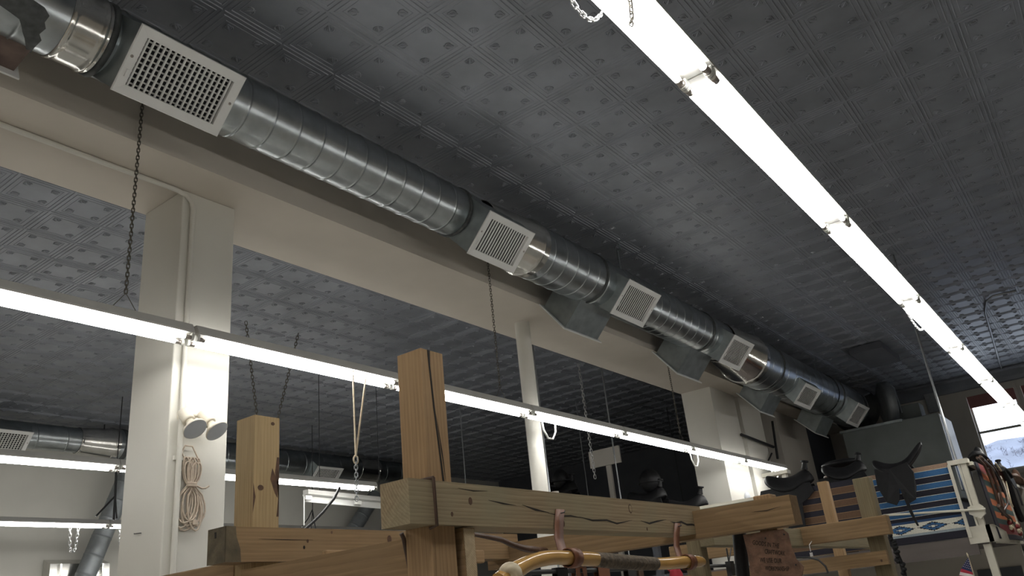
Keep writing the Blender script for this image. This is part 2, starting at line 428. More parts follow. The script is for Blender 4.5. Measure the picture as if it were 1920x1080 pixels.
for (x0, x1, xm, t) in ((6.0, 7.2, 6.62, 'left'), (7.2, 6.0, 6.75, 'right')):
    top = pix(463 if t == 'left' else 560, 497, Y=10.6); bot = pix(484 if t == 'left' else 517, 800, Y=10.9)
    top.z = min(top.z, 6.59); d = (top - bot); top = bot + d * ((CEIL - bot.z) / d.z)
    end = bot - d * ((bot.z - TOPZ) / d.z)
    hang_chain(chain_mesh([end, top], .075, .006, .02), 'chain', 'dark chain seen between the pillar and the tall timber post, %s of the sloping pair' % t)
p0 = pix(1086, 690, Y=8.6); p1 = pix(1116, 898, Y=8.6)
d = p1 - p0; pt = p0 - d * ((CEIL - p0.z) / -d.z) if False else p0 + d * ((CEIL - p0.z) / d.z)
hang_chain(chain_mesh([p1, pt], .09, .007, .024), 'chainb', 'pale steel chain with big links hanging free right of the round column')
# looped ends of chain on the right hand row
def loopc(a, c, sag, link=.045):
    a, c = Vector(a), Vector(c)
    pts = [a.lerp(c, t / 10) + Vector((0, 0, -4 * sag * (t / 10) * (1 - t / 10))) for t in range(11)]
    return chain_mesh(pts, link, .0035, .010)
hang_chain(loopc((2.3, 1.225, 4.12), (2.72, 1.225, 4.10), .16), 'chainb', 'loop of pale chain hanging on the edge of the top right strip light')
hang_chain(chain_mesh([(2.62, 1.03, 4.16), (2.64, 1.05, 4.03), (2.72, 1.09, 3.985), (2.8, 1.14, 4.0)], .04, .0035, .009), 'chain', 'short length of chain dangling in front of the top right tubes')
hang_chain(loopc((8.7, 1.215, 4.10), (9.5, 1.215, 4.09), .10, .05), 'chainb', 'loop of pale chain under the right hand row far from the camera')
def cordo(path, r, mat, label, name='hanging_pull_loop', cat='pull cord', n=6): return tag(MB().tube(path, r, n).build(name, mat), label, cat)
for px, lab in ((1030, 'white pull cord loop under the tubes right of the round column'), (1302, 'white pull cord loop under the tubes by the double pillar'), (1453, 'white pull cord loop under the end of the row nearest the saddles')):
    py = 635 + .2205 * (px - 355) + (12 if px < 1200 else 9)
    q = pix(px, py, Y=5.99)
    cordo([(q.x - .16, 6.0, LIGHT_Z + .02), (q.x - .14, 6.0, LIGHT_Z - .13), (q.x - .05, 6.0, LIGHT_Z - .24), (q.x + .06, 6.0, LIGHT_Z - .24), (q.x + .15, 6.0, LIGHT_Z - .13), (q.x + .17, 6.0, LIGHT_Z + .02)], .013, 'plast', lab)
# tan string tied to a chain, below the middle tubes
a_, c_, k_ = pix(662, 715, Y=5.85), pix(688, 722, Y=5.85), pix(667, 856, Y=5.85)
a_.z = c_.z = LIGHT_Z + .05
b = MB(); b.tube([a_, k_], .010, 6); b.tube([c_, k_], .010, 6)
b.tube([k_ + Vector((.03 * math.cos(t), 0, -.03 + .04 * math.sin(t))) for t in [i * .7 for i in range(10)]], .008, 6)
tag(b.build('hanging_string', 'string'), 'tan cord tied in a long vee below the tubes left of the tall timber post', 'cord')
e_ = pix(669, 940, Y=5.85)
hang_chain(chain_mesh([e_, k_], .05, .005, .016), 'steel', 'short doubled chain tied to the tan cord left of the tall timber post')
# rods and drop wires
def rod(px, py, Y, z0, r, mat, label, name='hanging_rod', cat='rod', z1=CEIL):
    q = pix(px, py, Y=Y); return tag(MB().tube([(q.x, Y, z0), (q.x, Y, z1)], r, 6).build(name, mat), label, cat)
rod(1028, 900, 7.9, 2.0, .016, 'steel', 'thin grey rod standing just right of the round column')
rod(1153, 860, 8.2, 2.0, .016, 'steel', 'thin grey rod right of the free hanging chain')
rod(1265, 850, 9.4, 2.0, .010, 'wire', 'thin dark drop wire in the dark bay left of the double pillar')
rod(868, 840, 11.5, 3.6, .012, 'steel', 'thin drop wire right of the tall timber post')
rod(1095, 870, 10.5, 2.6, .010, 'steel', 'thin drop wire beside the free hanging chain')
q = pix(1752, 730, X=14.0)
tag(MB().tube([(14.0, pix(1795, 870, X=14).y, 3.1), (14.0, pix(1795, 870, X=14).y, CEIL)], .018, 8).build('hanging_rod', 'steel'), 'grey pipe rising from the loft rail corner to the ceiling', 'pipe')
q = pix(227, 790, Y=17.2); tag(MB().tube([(q.x, 17.9, 6.3), (q.x, 17.9, CEIL)], .015, 6).build('hanging_rod', 'wire'), 'drop rod holding the far duct, left of the white pillar', 'rod')
# conduit on the beam and down the pillar
b = MB(); cx = 3.965
b.tube([(XB, 6.435, 5.775), (3.66, 6.435, 5.775), (3.78, 6.43, 5.772), (3.87, 6.415, 5.74), (3.925, 6.405, 5.68), (3.94, 6.40, 5.60), (3.94, 6.40, 0.02)], .024, 10)
b.box((3.90, 6.405, 3.16), (4.03, 6.43, 3.20))
tag(b.build('wall_conduit', 'pillarw'), 'white painted conduit running under the beam and bending down the square pillar', 'conduit')
b = MB(); b.tube([pix(1390, 815, Y=6.36), pix(1450, 838, Y=6.36)], .035, 8); b.tube([pix(1448, 790, Y=6.36), pix(1458, 860, Y=6.36)], .03, 8); b.tube([pix(1447, 850, Y=6.36), pix(1440, 865, Y=6.36)], .02, 6)
b.v = [(x, 6.39, z) if False else (x, y, z) for x, y, z in b.v]
tag(b.build('wall_pipe', 'wire'), 'black iron pipe crossing the second part of the double pillar', 'pipe')
b = MB().tube([pix(1000, 832, Y=11.5), pix(1250, 741, Y=9.0)], .02, 6)
tag(b.build('ceiling_pipe', 'steel'), 'thin pipe slanting under the dark ceiling left of the double pillar', 'pipe')
tag(MB().tube([(12.5, -3.2, 6.52), (16.5, -3.2, 6.52), (17.2, -3.15, 6.5), (17.4, -3.0, 6.3), (17.4, -3.0, 5.0)], .03, 8).build('ceiling_conduit', 'steel'), 'conduit bending down from the tin ceiling at the right edge', 'conduit') if False else None
b = MB(); zc = 6.56
b.tube([pix(1905, 545, Z=zc), pix(1862, 555, Z=zc), pix(1849, 565, Z=zc), pix(1847, 585, Z=zc), pix(1880, 700, Z=zc)], .022, 6)
tag(b.build('ceiling_conduit', 'steel'), 'thin conduit bent across the tin ceiling right of the long light row', 'conduit')

# ------------------------------------------------------------------ main supply duct
DY, DZ = 5.2, 6.0
duct = thing('ceiling_duct', 'long round galvanised duct running along the cream beam to the air handler', 'duct', (2, DY, DZ))
def spiral(name, x0, x1, r, zc, pitch, par, mat='galv', y=DY, n=40):
    prof = [(x0, r)]; x = x0 + pitch * .5
    while x < x1 - .03:
        prof += [(x - .022, r), (x - .009, r), (x - .006, r + .0055), (x + .006, r + .0055), (x + .009, r), (x + .022, r)]; x += pitch
    prof.append((x1, r))
    b = MB(); ax = Vector((1, 0, 0)); rings = []
    for d, rr in prof:
        ring = []
        for k in range(n):
            a = 2 * math.pi * k / n; sh = (a / (2 * math.pi) - .5) * pitch * .35 if (d not in (x0, x1)) else 0
            ring.append((min(max(d + sh, x0), x1), y + rr * math.cos(a), zc + rr * math.sin(a)))
        rings.append(ring)
    b.loft(rings, 0, True, True, False)
    return b.build(name, mat, par)
def cone(name, x0, r0, z0, x1, r1, z1, par, mat='sheet', collar=.10, y=DY, n=40):
    rings = []
    k0, k1 = .06 / (x1 - x0), 1 - (collar + .02) / (x1 - x0)
    for x, r, z in ((x0, r0, z0), (x0 + .01, r0 + .010, z0), (x0 + .03, r0 + .010, z0), (x0 + .04, r0, z0), (x0 + .06, r0 + (r1 - r0) * k0, z0 + (z1 - z0) * k0), (x0 + (x1 - x0) * k1, r0 + (r1 - r0) * k1, z0 + (z1 - z0) * k1), (x1 - collar, r1, z1), (x1 - collar + .008, r1 + .012, z1), (x1 - collar + .028, r1 + .012, z1), (x1 - collar + .036, r1, z1), (x1 - collar + .045, r1, z1), (x1, r1, z1)):
        rings.append([(x, y + r * math.cos(2 * math.pi * k / n), z + r * math.sin(2 * math.pi * k / n)) for k in range(n)])
    b = MB(); b.loft(rings, 0, True, True, False); return b.build(name, mat, par)
def ringband(x, r, zc, par, wdt=.05, mat='mastic', y=DY):
    MB().lathe([(x - wdt / 2, r), (x - wdt / 2 * .8, r + .016), (x + wdt / 2 * .8, r + .016), (x + wdt / 2, r)], (0, y, zc), (1, 0, 0), 36).build('sealed_joint', mat, par)
RA, RB, RC, RD = .285, .36, .485, .525
ZA, ZB, ZC, ZD = 6.01, 5.995, 5.90, 5.93
spiral('spiral_section', -3.8, 2.02, RA, ZA, .27, duct)
cone('sleeve', 2.02, RA + .004, ZA, 2.30, RA + .006, ZA, duct, 'sheet', .06)
spiral('spiral_section', 2.30, 6.72, RA, ZA, .27, duct)
cone('reducer', 6.9, RA + .01, ZA, 7.95, RB + .012, ZB, duct, 'sheet', .14)
spiral('spiral_section', 7.95, 13.9, RB, ZB, .27, duct)
cone('reducer', 14.0, RB + .01, ZB, 15.35, RC + .012, ZC, duct, 'sheet', .2)
spiral('spiral_section', 15.35, 20.0, RC, ZC, .45, duct)
spiral('spiral_section', 20.0, 22.6, RD * .96, ZD - .02, .62, duct)
for x, r, z in ((2.33, RA, ZA), (6.47, RA, ZA), (9.38, RB, ZB), (13.05, RB, ZB), (16.2, RC, ZC), (20.4, RD * .96, ZD - .02)): ringband(x, r, z, duct)
cone('flared_end', 22.55, RD * .96, ZD - .02, 23.3, .62, 5.95, duct, 'sheet', .04)

def frame_ax(side):
    # across the tilted grille: u runs along the duct, v up the grille, n out of it
    u = Vector((1, 0, 0))
    if side == 'near': return u, Vector((0, -.70, .714)), Vector((0, -.714, -.70))
    return u, Vector((0, .70, .714)), Vector((0, .714, -.70))
def takeoff(cx, cy, cz, w_, h_, axis_z, r, par, side='near', mat='galvd', x_in=None):
    u, v, n = frame_ax(side); c = Vector((cx, cy, cz))
    base = Vector((cx, DY, axis_z)) + n * (r * .35)
    b = MB(); A = []; B = []
    for i, j in ((-1, -1), (1, -1), (1, 1), (-1, 1)):
        A.append(c + u * i * w_ / 2 + v * j * h_ / 2); 
        hb = min(h_ * .5, r * .98)
        B.append(base + u * i * (w_ / 2 + .05) + v * j * hb)
    b.add(A + B, [(0, 1, 5, 4), (1, 2, 6, 5), (2, 3, 7, 6), (3, 0, 4, 7)])
    return b.build('takeoff_box', [mat], par)
def grille(cx, cy, cz, w_, h_, label, nsl, closed, side='near', cross=True, group='air grilles on the long duct'):
    u, v, n = frame_ax(side); c = Vector((cx, cy, cz))
    g = thing('vent_grille', label, 'air grille', c + n * .0, group)
    bw = min(.078, w_ * .09); 
    f = MB(); o = [(-w_ / 2, -h_ / 2), (w_ / 2, -h_ / 2), (w_ / 2, h_ / 2), (-w_ / 2, h_ / 2)]
    i_ = [(-w_ / 2 + bw, -h_ / 2 + bw), (w_ / 2 - bw, -h_ / 2 + bw), (w_ / 2 - bw, h_ / 2 - bw), (-w_ / 2 + bw, h_ / 2 - bw)]
    P = lambda p, d: c + u * p[0] + v * p[1] + n * d
    lip = [(p[0] * 1.0, p[1] * 1.0) for p in o]
    rings = [[P(p, .002) for p in o], [P(p, .010) for p in o], [P((p[0] * .985, p[1] * .975), .018) for p in o], [P(p, .012) for p in i_], [P(p, -.03) for p in i_]]
    f.loft(rings, 0, False, True, False); f.build('frame', 'white', g)
    MB().prism([P(p, -.055) for p in i_], n * -.004).build('dark_backing', 'black', g)  # black sheet painted in for the darkness behind the louvres
    iw, ih = w_ - 2 * bw, h_ - 2 * bw
    for k in range(nsl):
        x = -iw / 2 + iw * (k + .5) / nsl; t = math.radians(-14 if closed else 80)
        hw = iw / nsl * .33 if closed else .007
        MB().obox(P((x, 0), -.012), (u * math.cos(t) + n * math.sin(t), v, n * math.cos(t) - u * math.sin(t)), (hw, ih / 2,   .003 if closed else .0065)).build('louvre', 'white', g)
    if cross:
        for k in range(9):
            y = -ih / 2 + ih * (k + .5) / 9
            MB().obox(P((0, y), -.034), (u, v, n), (iw / 2, .006, .005)).build('cross_bar', 'whited', g)
    for s in (-1, 1):
        MB().lathe([(0, .013), (.005, .011), (.006, .001)], P((s * (w_ / 2 - bw * .42), .02), .014), n, 10).build('screw', 'cap', g)
    MB().obox(P((-w_ / 2 + bw * .62, -h_ * .2), .02), (u, v, n), (.010, .028, .012)).build('lever', 'white', g)
    return g
def near_take(corn, r, zc, label, nsl, closed, Yt, cross, name=None):
    TL, TR, BR, BL = corn
    a = pix(*TL, Y=Yt); bq = pix(*TR, Y=Yt); xl, xr = a.x, bq.x
    c_ = pix(*BL, X=xl); d_ = pix(*BR, X=xr)
    cen = (a + bq + c_ + d_) / 4
    wd = (xr - xl); hh = ((a - c_).length + (bq - d_).length) / 2
    takeoff(cen.x, cen.y, cen.z, wd * .96, hh * .96, zc, r, duct)
    u, v, n = frame_ax('near')
    return grille(cen.x + n.x * .006, cen.y + n.y * .006, cen.z + n.z * .006, wd, hh, label, nsl, closed, 'near', cross)
near_take(((265, 38), (460, 148), (408, 258), (205, 165)), RA, ZA, 'large white air grille at the upper left with open bars', 17, False, 4.68, True)
near_take(((919, 394), (1003, 437), (958, 510), (875, 475)), RA, ZA, 'white air grille at mid photo, above the round column', 16, True, 4.68, False)
near_take(((1177, 520), (1236, 552), (1205, 615), (1146, 588)), RB, ZB, 'white air grille third along the duct, right of the round column', 16, True, 4.68, False)
near_take(((1375, 623), (1413, 648), (1384, 697), (1348, 677)), RB, ZB, 'white air grille fourth along the duct, before the wide reducer', 14, True, 4.66, False)
near_take(((1513, 717), (1543, 735), (1512, 770), (1487, 750)), RC, ZC, 'small looking white air grille fifth along the duct', 14, True, 4.62, False)
near_take(((1609, 753), (1630, 766), (1607, 803), (1585, 791)), RD, ZD, 'white air grille last along the duct, next to the grey air handler', 14, True, 4.50, False)
# take-offs on the wall side: box with a white rimmed grille seen from behind
def far_take(U, A, B, Yl, r, zc, label, mat):
    a = pix(*A, Y=Yl); bq = pix(*B, Y=Yl); up = pix(*U, X=a.x)
    x0, x1 = a.x, bq.x; p = Vector((0, a.y, (a.z + bq.z) / 2)); q = Vector((0, min(up.y, BY0 - .04), up.z))
    n = Vector((0, q.z - p.z, -(q.y - p.y))).normalized()
    b = MB(); base_c = Vector((0, DY + .05, zc)); vv = (q - p).normalized(); hb = min((q - p).length / 2, r * .9)
    b0, b1 = base_c - vv * hb, base_c + vv * hb
    R1 = [Vector((x0, p.y, p.z)), Vector((x1, p.y, p.z)), Vector((x1, q.y, q.z)), Vector((x0, q.y, q.z))]
    R0 = [Vector((x0, b0.y, b0.z)), Vector((x1, b0.y, b0.z)), Vector((x1, b1.y, b1.z)), Vector((x0, b1.y, b1.z))]
    b.add(R0 + R1, [(0, 1, 5, 4), (1, 2, 6, 5), (2, 3, 7, 6), (3, 0, 4, 7)])
    b.build('takeoff_box', mat, duct)
    g = thing('vent_grille', label, 'air grille', (R1[0] + R1[2]) / 2, 'air grilles on the wall side of the duct')
    cen = (R1[0] + R1[2]) / 2
    f = MB(); ex = [cen + (c - cen) * 1.17 for c in R1]; inn = [cen + (c - cen) * .8 for c in R1]
    f.loft([[c for c in ex], [c + n * .015 for c in ex], [c + n * .015 for c in inn], [c - n * .01 for c in inn]], 0, False, True, False)
    f.add(ex, [(3, 2, 1, 0)]); f.build('frame', 'white', g)
    for k in range(10):
        t = (k + .5) / 10; c0 = inn[0].lerp(inn[1], t); c1 = inn[3].lerp(inn[2], t); m = (c0 + c1) / 2
        MB().obox(m + n * .012, ((1, 0, 0), (c1 - c0), n), ((x1 - x0) * .03, (c1 - c0).length / 2, .003)).build('louvre', 'white', g)
    return g
far_take((1020, 575), (1060, 614), (1120, 637), 5.56, RB, ZB, 'wall side air grille seen edge on just above the round column', 'galvd')
far_take((1230, 663), (1270, 698), (1310, 714), 5.56, RB, ZB, 'wall side air grille seen edge on, second along, left of the double pillar', 'galvd')
far_take((1383, 740), (1425, 769), (1449, 780), 5.56, RC, ZC, 'wall side air grille seen edge on above the double pillar', 'galvd')
far_take((1491, 789), (1528, 809), (1550, 820), 5.56, RC, ZC, 'wall side air grille seen edge on, last before the air handler', 'galvd')
far_take((-140, 15), (-95, 78), (25, 137), 5.58, RA, ZA, 'brown wall side take-off grille cut by the upper left corner', 'brownrefl')
def on_duct(px, py, r, zc):
    v = RM @ Vector(((px - 960) / F, (py - 540) / F, 1)); oy, oz = EYE.y - DY, EYE.z - zc
    A = v.y ** 2 + v.z ** 2; B = 2 * (oy * v.y + oz * v.z); Cc = oy * oy + oz * oz - r * r
    t = (-B - math.sqrt(max(0, B * B - 4 * A * Cc))) / (2 * A); return EYE + v * t
b = MB(); outer = ((60, -2), (84, 14), (93, 30), (84, 42), (86, 54), (74, 64), (78, 76), (64, 90), (58, 99)); inner = ((-20, 0), (0, 10), (20, 24), (36, 36), (40, 48), (42, 60), (46, 72), (48, 86), (48, 98))
b.loft([[on_duct(o_[0] + (i_[0] - o_[0]) * t, o_[1] + (i_[1] - o_[1]) * t, RA + .006 + .008 * math.sin(math.pi * t), ZA) for o_, i_ in zip(outer, inner)] for t in (0, .2, .4, .6, .8, 1)], 0, True, False, False)
b.build('sealant_smear', 'mastic', duct)
# hanger straps
for px, py, lab, zt in ((1141, 505, 'strap hanger on top of the duct above the third air grille', 6.6), (1393, 620, 'strap hanger on top of the duct above the fourth air grille', 6.6), (1510, 680, 'short strap hanger on the duct near its far end', 6.6)):
    q = pix(px, py, Y=5.1)
    zb = 6.18 if px < 1450 else 6.26
    b = MB().box((q.x - .02, 4.90, zb), (q.x + .02, 4.912, 6.50)); b.box((q.x - .02, 4.84, 6.49), (q.x + .02, 4.912, 6.505)); b.tube([(q.x, 4.86, 6.5), (q.x, 4.86, 6.6)], .006, 5)
    tag(b.build('ceiling_hanger_strap', 'galv'), lab, 'hanger')

# ------------------------------------------------------------------ far bay duct and its branches
d2 = thing('ceiling_duct', 'round galvanised duct along the far wall beyond the cream beam', 'duct', (8, 18, 6.2))
spiral('spiral_section', XB + .2, 8.6, .27, 6.2, .62, d2, 'galv', 18)
cone('reducer', 8.6, .28, 6.2, 9.45, .35, 6.2, d2, 'sheet', .12, 18)
spiral('spiral_section', 9.45, 20.5, .34, 6.2, .62, d2, 'galv', 18)
ringband(9.6, .34, 6.2, d2, .12, 'mastic', 18)
cone('sleeve', 16.8, .345, 6.2, 17.6, .35, 6.2, d2, 'sheet', .1, 18)
for x, z_, lab in ((7.0, 5.95, 'white air grille on the far duct at the left edge'), (15.4, 5.86, 'white air grille on the far duct right of the shorter timber post')):
    u, v, n = frame_ax('near'); c = Vector((x, 17.66, z_))
    b = MB(); A = [c + u * i * .45 + v * j * .26 for i, j in ((-1, -1), (1, -1), (1, 1), (-1, 1))]; B = [Vector((x, 18, 6.2)) + u * i * .55 + v * j * .27 for i, j in ((-1, -1), (1, -1), (1, 1), (-1, 1))]
    b.add(A + B, [(0, 1, 5, 4), (1, 2, 6, 5), (2, 3, 7, 6), (3, 0, 4, 7)]); b.build('takeoff_box', 'galvd', d2)
    grille(c.x, c.y + n.y * .01, c.z + n.z * .01, .94, .56, lab, 14, False, 'near', True, 'air grilles on the far duct')
for P0, P1, lab in (((239, 892), (158, 1085), 'sloping round branch duct coming down the far wall at the lower left'), ((697, 938), (640, 1030), 'sloping round branch duct behind the unlit fixture')):
    a, c = pix(*P0, Y=18.55), pix(*P1, Y=18.75); b = MB(); t = c - a; L = t.length
    prof = [(-.25, .2)]; s = .2
    while s < L: prof += [(s - .04, .215), (s - .012, .215), (s - .006, .222), (s + .006, .222), (s + .012, .215), (s + .04, .215)]; s += .42
    prof.append((L, .215)); b.lathe(prof, a, t, 24)
    tag(b.build('wall_branch_duct', 'galvp'), lab, 'duct')
q0, q1 = pix(85, 1049, Y=19.2), pix(196, 1049, Y=19.2)
hood = thing('wall_vent_hood', 'shiny sheet metal hood on the far wall at the lower left', 'hood', (q0.x, 19.25, q0.z - .8))
MB().prism([(q0.x, 19.28, q0.z), (q0.x, 18.95, q0.z - .12), (q0.x, 18.9, q0.z - 1.0), (q0.x, 19.28, q0.z - 1.0)], (q1.x - q0.x, 0, 0)).build('hood_body', 'sheet', hood)
for fx in (.15, .5, .85):
    xx = q0.x + (q1.x - q0.x) * fx; MB().box((xx - .015, 18.87, q0.z - 1.0), (xx + .015, 18.94, q0.z - .13)).build('seam', 'sheet', hood)
# unlit fixture hanging lower, flex and pulls
un = thing('hanging_strip_light', 'unlit white strip light just below the far lit row, left of the tall timber post', 'strip light', pix(575, 928, Y=11.6))
a, c = pix(573, 928, Y=11.6), pix(735, 944, Y=11.6)
h = MB(); t = (c - a); tn = t.normalized()
h.obox((a + c) / 2 + Vector((0, 0, .05)), (tn, (0, 1, 0), (0, 0, 1)), (t.length / 2, .07, .04)); h.build('housing', 'whited', un)
MB().obox((a + c) / 2 + Vector((0, .05, -.05)), (tn, (0, .5, 1), (0, 1, -.5)), (t.length / 2, .075, .006)).build('reflector', 'white', un)
for tt in (.15, .85):
    w0 = a.lerp(c, tt); MB().tube([(w0.x, w0.y, w0.z + .08), (w0.x, w0.y, CEIL)], .006, 5).build('hanger_wire', 'wire', un)
for tt in (.0, .55):
    MB().obox(a.lerp(c, tt) + Vector((0, -.06, -.06)), (tn, (0, 1, 0), (0, 0, 1)), (.07, .03, .035)).build('lamp_holder', 'plast', un)
cordo([pix(570, 931, Y=11.56), pix(570, 985, Y=11.56)], .012, 'plast', 'white pull string under the left end of the unlit strip light')
p = [pix(*k, Y=10.85) for k in ((637, 914), (626, 935), (606, 960), (588, 978), (572, 992), (560, 1004))]
cordo(p, .026, 'wire', 'thick black flex curving down between the two timber posts', 'hanging_flex', 'flex', 8)
p = [pix(*k, Y=15.7) for k in ((586, 935), (586, 958), (583, 996))]; p2 = [pix(*k, Y=15.7) for k in ((586, 955), (578, 972), (566, 988))]
p = [Vector((p[0].x, 15.7, CEIL))] + p; b = MB().tube(p, .010, 6); b.tube(p2, .012, 6); b.tube([p[2], pix(592, 995, Y=15.7)], .015, 6)
tag(b.build('hanging_wire', 'wire'), 'dark drop wires forking above the lowest row, between the posts', 'wire')
p = [pix(*k, Y=15.7) for k in ((218, 884), (216, 930), (213, 975))]
p = [Vector((p[0].x, 15.7, CEIL))] + p; b = MB().tube(p, .010, 6); b.tube(p[1:], .022, 6); b.tube([p[2], pix(180, 968, Y=15.7)], .018, 6); b.tube([p[2], pix(219, 972, Y=15.7)], .015, 6)
tag(b.build('hanging_wire', 'wire'), 'dark drop wires forking above the lowest row, left of the white pillar', 'wire')
for px, lab in ((131, 'pale chain loop hanging under the lowest row, further from the pillar'), (225, 'pale chain loop hanging under the lowest row, next to the pillar')):
    a, c = pix(px, 992, Y=15.95), pix(px, 1034, Y=15.95)
    a.z = LIGHT_Z
    b = chain_mesh([a, c, c + Vector((.05, 0, -.03)), c + Vector((.10, 0, .05)), a + Vector((.16, 0, 0))], .09, .007, .022)
    hang_chain(b, 'chainb', lab)

# ------------------------------------------------------------------ twin flood lamp, extension cord, staple on the pillar
fl = thing('wall_flood_lamp', 'twin white reflector flood lamp on the square pillar', 'lamp', (4.03, 6.43, 3.56))
yw = 6.43
MB().lathe([(0, .085), (.018, .082), (.03, .06), (.032, 0)], (4.0, yw, 3.555), (0, -1, 0), 24).build('base_plate', 'lampside', fl)
for hx, aim, sh in ((3.985, Vector((.10, -.66, -.74)), (3.93, 6.35, 3.555)), (4.175, Vector((.24, -.62, -.75)), (4.12, 6.35, 3.565))):
    aim.normalize(); s0 = Vector(sh)
    arm = MB().tube([(4.05, yw - .02, 3.565), ((4.05 + s0.x) / 2 + .01, yw - .05, s0.z), s0], .02, 8).build('arm', 'lampside', fl)
    ho = MB().lathe([(-.03, .03), (-.02, .048), (.09, .055), (.115, .055), (.115, .04)], s0, aim, 20, caps=True).build('lamp_socket', 'lampside', fl)
    e = s0 + aim * .11
    MB().lathe([(0, .034), (.03, .038), (.05, .054), (.10, .101), (.115, .105), (.12, .102)], e, aim, 28).build('reflector_bulb', 'lampside', ho)
    MB().lathe([(.118, .102), (.127, .08), (.131, .03), (.132, .002)], e, aim, 28).build('bulb_face', 'lamp', ho)
# coil of beige flex on a nail
b = MB(); cx_, cz_, yy = 4.065, 2.95, 6.405
for k in range(11):
    a = (k - 5) * .017; w_ = .075 + .012 * (k % 4); lo = .30 + .02 * ((k * 3) % 5); hi = .20 + .02 * ((k * 2) % 4)
    pts = []
    for i in range(25):
        t = 2 * math.pi * i / 24; s = math.sin(t)
        zz = (hi if s > 0 else lo) * s
        ww = w_ * (.55 if s > 0 else 1.15) * math.cos(t) * abs(math.sin(t)) ** .45 * 1.15
        pts.append((cx_ + a * (.35 + .65 * abs(zz) / .3) + ww, yy - .006 * (k % 3), cz_ + zz))
    b.tube(pts, .0075, 6)
for k in range(3): b.tube([(cx_ + .045 * math.cos(t), yy - .018 + .02 * math.sin(t), cz_ + .012 * k - .01) for t in [i * math.pi / 6 for i in range(13)]], .008, 6)
b.tube([(cx_ + .03, yy - .025, cz_), (cx_ + .09, yy - .03, cz_ - .025), (cx_ + .13, yy - .03, cz_ - .02), (cx_ + .16, yy - .03, cz_)], .008, 6)
b.tube([(cx_ - .06, yy, cz_ + .2), (cx_ - .10, yy, cz_ + .28), (cx_ - .07, yy, cz_ + .34), (cx_, yy, cz_ + .34), (cx_ + .06, yy, cz_ + .24)], .007, 6)
b.box((cx_ + .03, yy - .02, cz_ - .33), (cx_ + .075, yy, cz_ - .29))
tag(b.build('hanging_extension_cord', 'cord'), 'bundled beige extension cord hung on the square pillar under the flood lamp', 'extension cord')
q = pix(258, 1000, X=3.84)
tag(MB().tube([(3.838, q.y + .05, q.z + .006), (3.825, q.y + .03, q.z), (3.825, q.y - .05, q.z - .006), (3.84, q.y - .06, q.z - .006)], .004, 5).build('wall_hook', 'wire'), 'small bent black nail in the side of the square pillar', 'nail')

# ------------------------------------------------------------------ timber racks
def timber(par, name, axis, p0, L, wd, ht, mats, cracks=(), bevel=.006):
    """p0 = centre of the near/low end; wd, ht = section; cracks in the timber's own frame"""
    b = MB(); b.box((0, -wd / 2, -ht / 2), (L, wd / 2, ht / 2))
    for mi, poly, off in cracks: b.prism(poly, off, mi)
    me_o = b.build(name, mats, par, origin=(0, 0, 0))
    if axis == 'Y': me_o.rotation_euler = (0, 0, math.pi / 2)
    if axis == 'Z': me_o.rotation_euler = (0, -math.pi / 2, 0)
    me_o.location = Vector(p0) - ORG[par]
    m = me_o.modifiers.new('bevel', 'BEVEL'); m.width = bevel; m.segments = 2; m.limit_method = 'ANGLE'; m.angle_limit = .9
    return me_o
def split(pts, th, y, d=.003, mi=1):
    """thin wandering crack on the -Y face: pts=(x,z)"""
    up = [(x, y - d * .2, z + th * (0.1 if i in (0, len(pts) - 1) else 1)) for i, (x, z) in enumerate(pts)]
    lo = [(x, y - d * .2, z - th * (0.1 if i in (0, len(pts) - 1) else 1)) for i, (x, z) in reversed(list(enumerate(pts)))]
    return (mi, up + lo, (0, d * .5, 0))
def knot(x, z, y, r, mi=2, n=12):
    return (mi, [(x + r * math.cos(2 * math.pi * i / n), y - .0006, z + r * 1.3 * math.sin(2 * math.pi * i / n)) for i in range(n)], (0, .001, 0))
rk = thing('timber_display_rack', 'big open display rack of heavy pine timbers in the foreground', 'display rack', (2.9, 2.4, 0))
YF1 = 1.78; zc1 = 1.975; yl = -.0625
cr = [split([(.40, .02), (.48, .012), (.56, .008)], .003, yl), split([(.60, .012), (.68, -.002), (.77, -.010)], .004, yl), split([(.76, -.012), (.86, -.02), (.92, -.017), (1.0, -.022)], .003, yl),
      split([(.98, -.018), (1.08, -.03), (1.2, -.026), (1.28, -.038), (1.42, -.02)], .0035, yl), split([(1.5, -.02), (1.58, -.03), (1.66, -.018), (1.76, -.008)], .004, yl),
      split([(1.80, -.015), (1.86, -.022), (1.92, -.014), (1.98, -.026), (2.04, -.024), (2.12, -.03)], .005, yl),
      split([(.24, .052), (.32, .047), (.40, .051)], .002, yl), knot(.30, .012, yl, .010), knot(.86, -.048, yl, .010), knot(1.42, .03, yl, .016), knot(1.42, .03, yl - .0008, .012, 0),
      knot(.20, -.035, yl, .006), knot(1.55, -.055, yl, .006)]
timber(rk, 'cross_beam', 'X', (1.884, YF1 + .0625, zc1), 2.17, .125, .14, ['woodA', 'crack', 'knot'], cr)
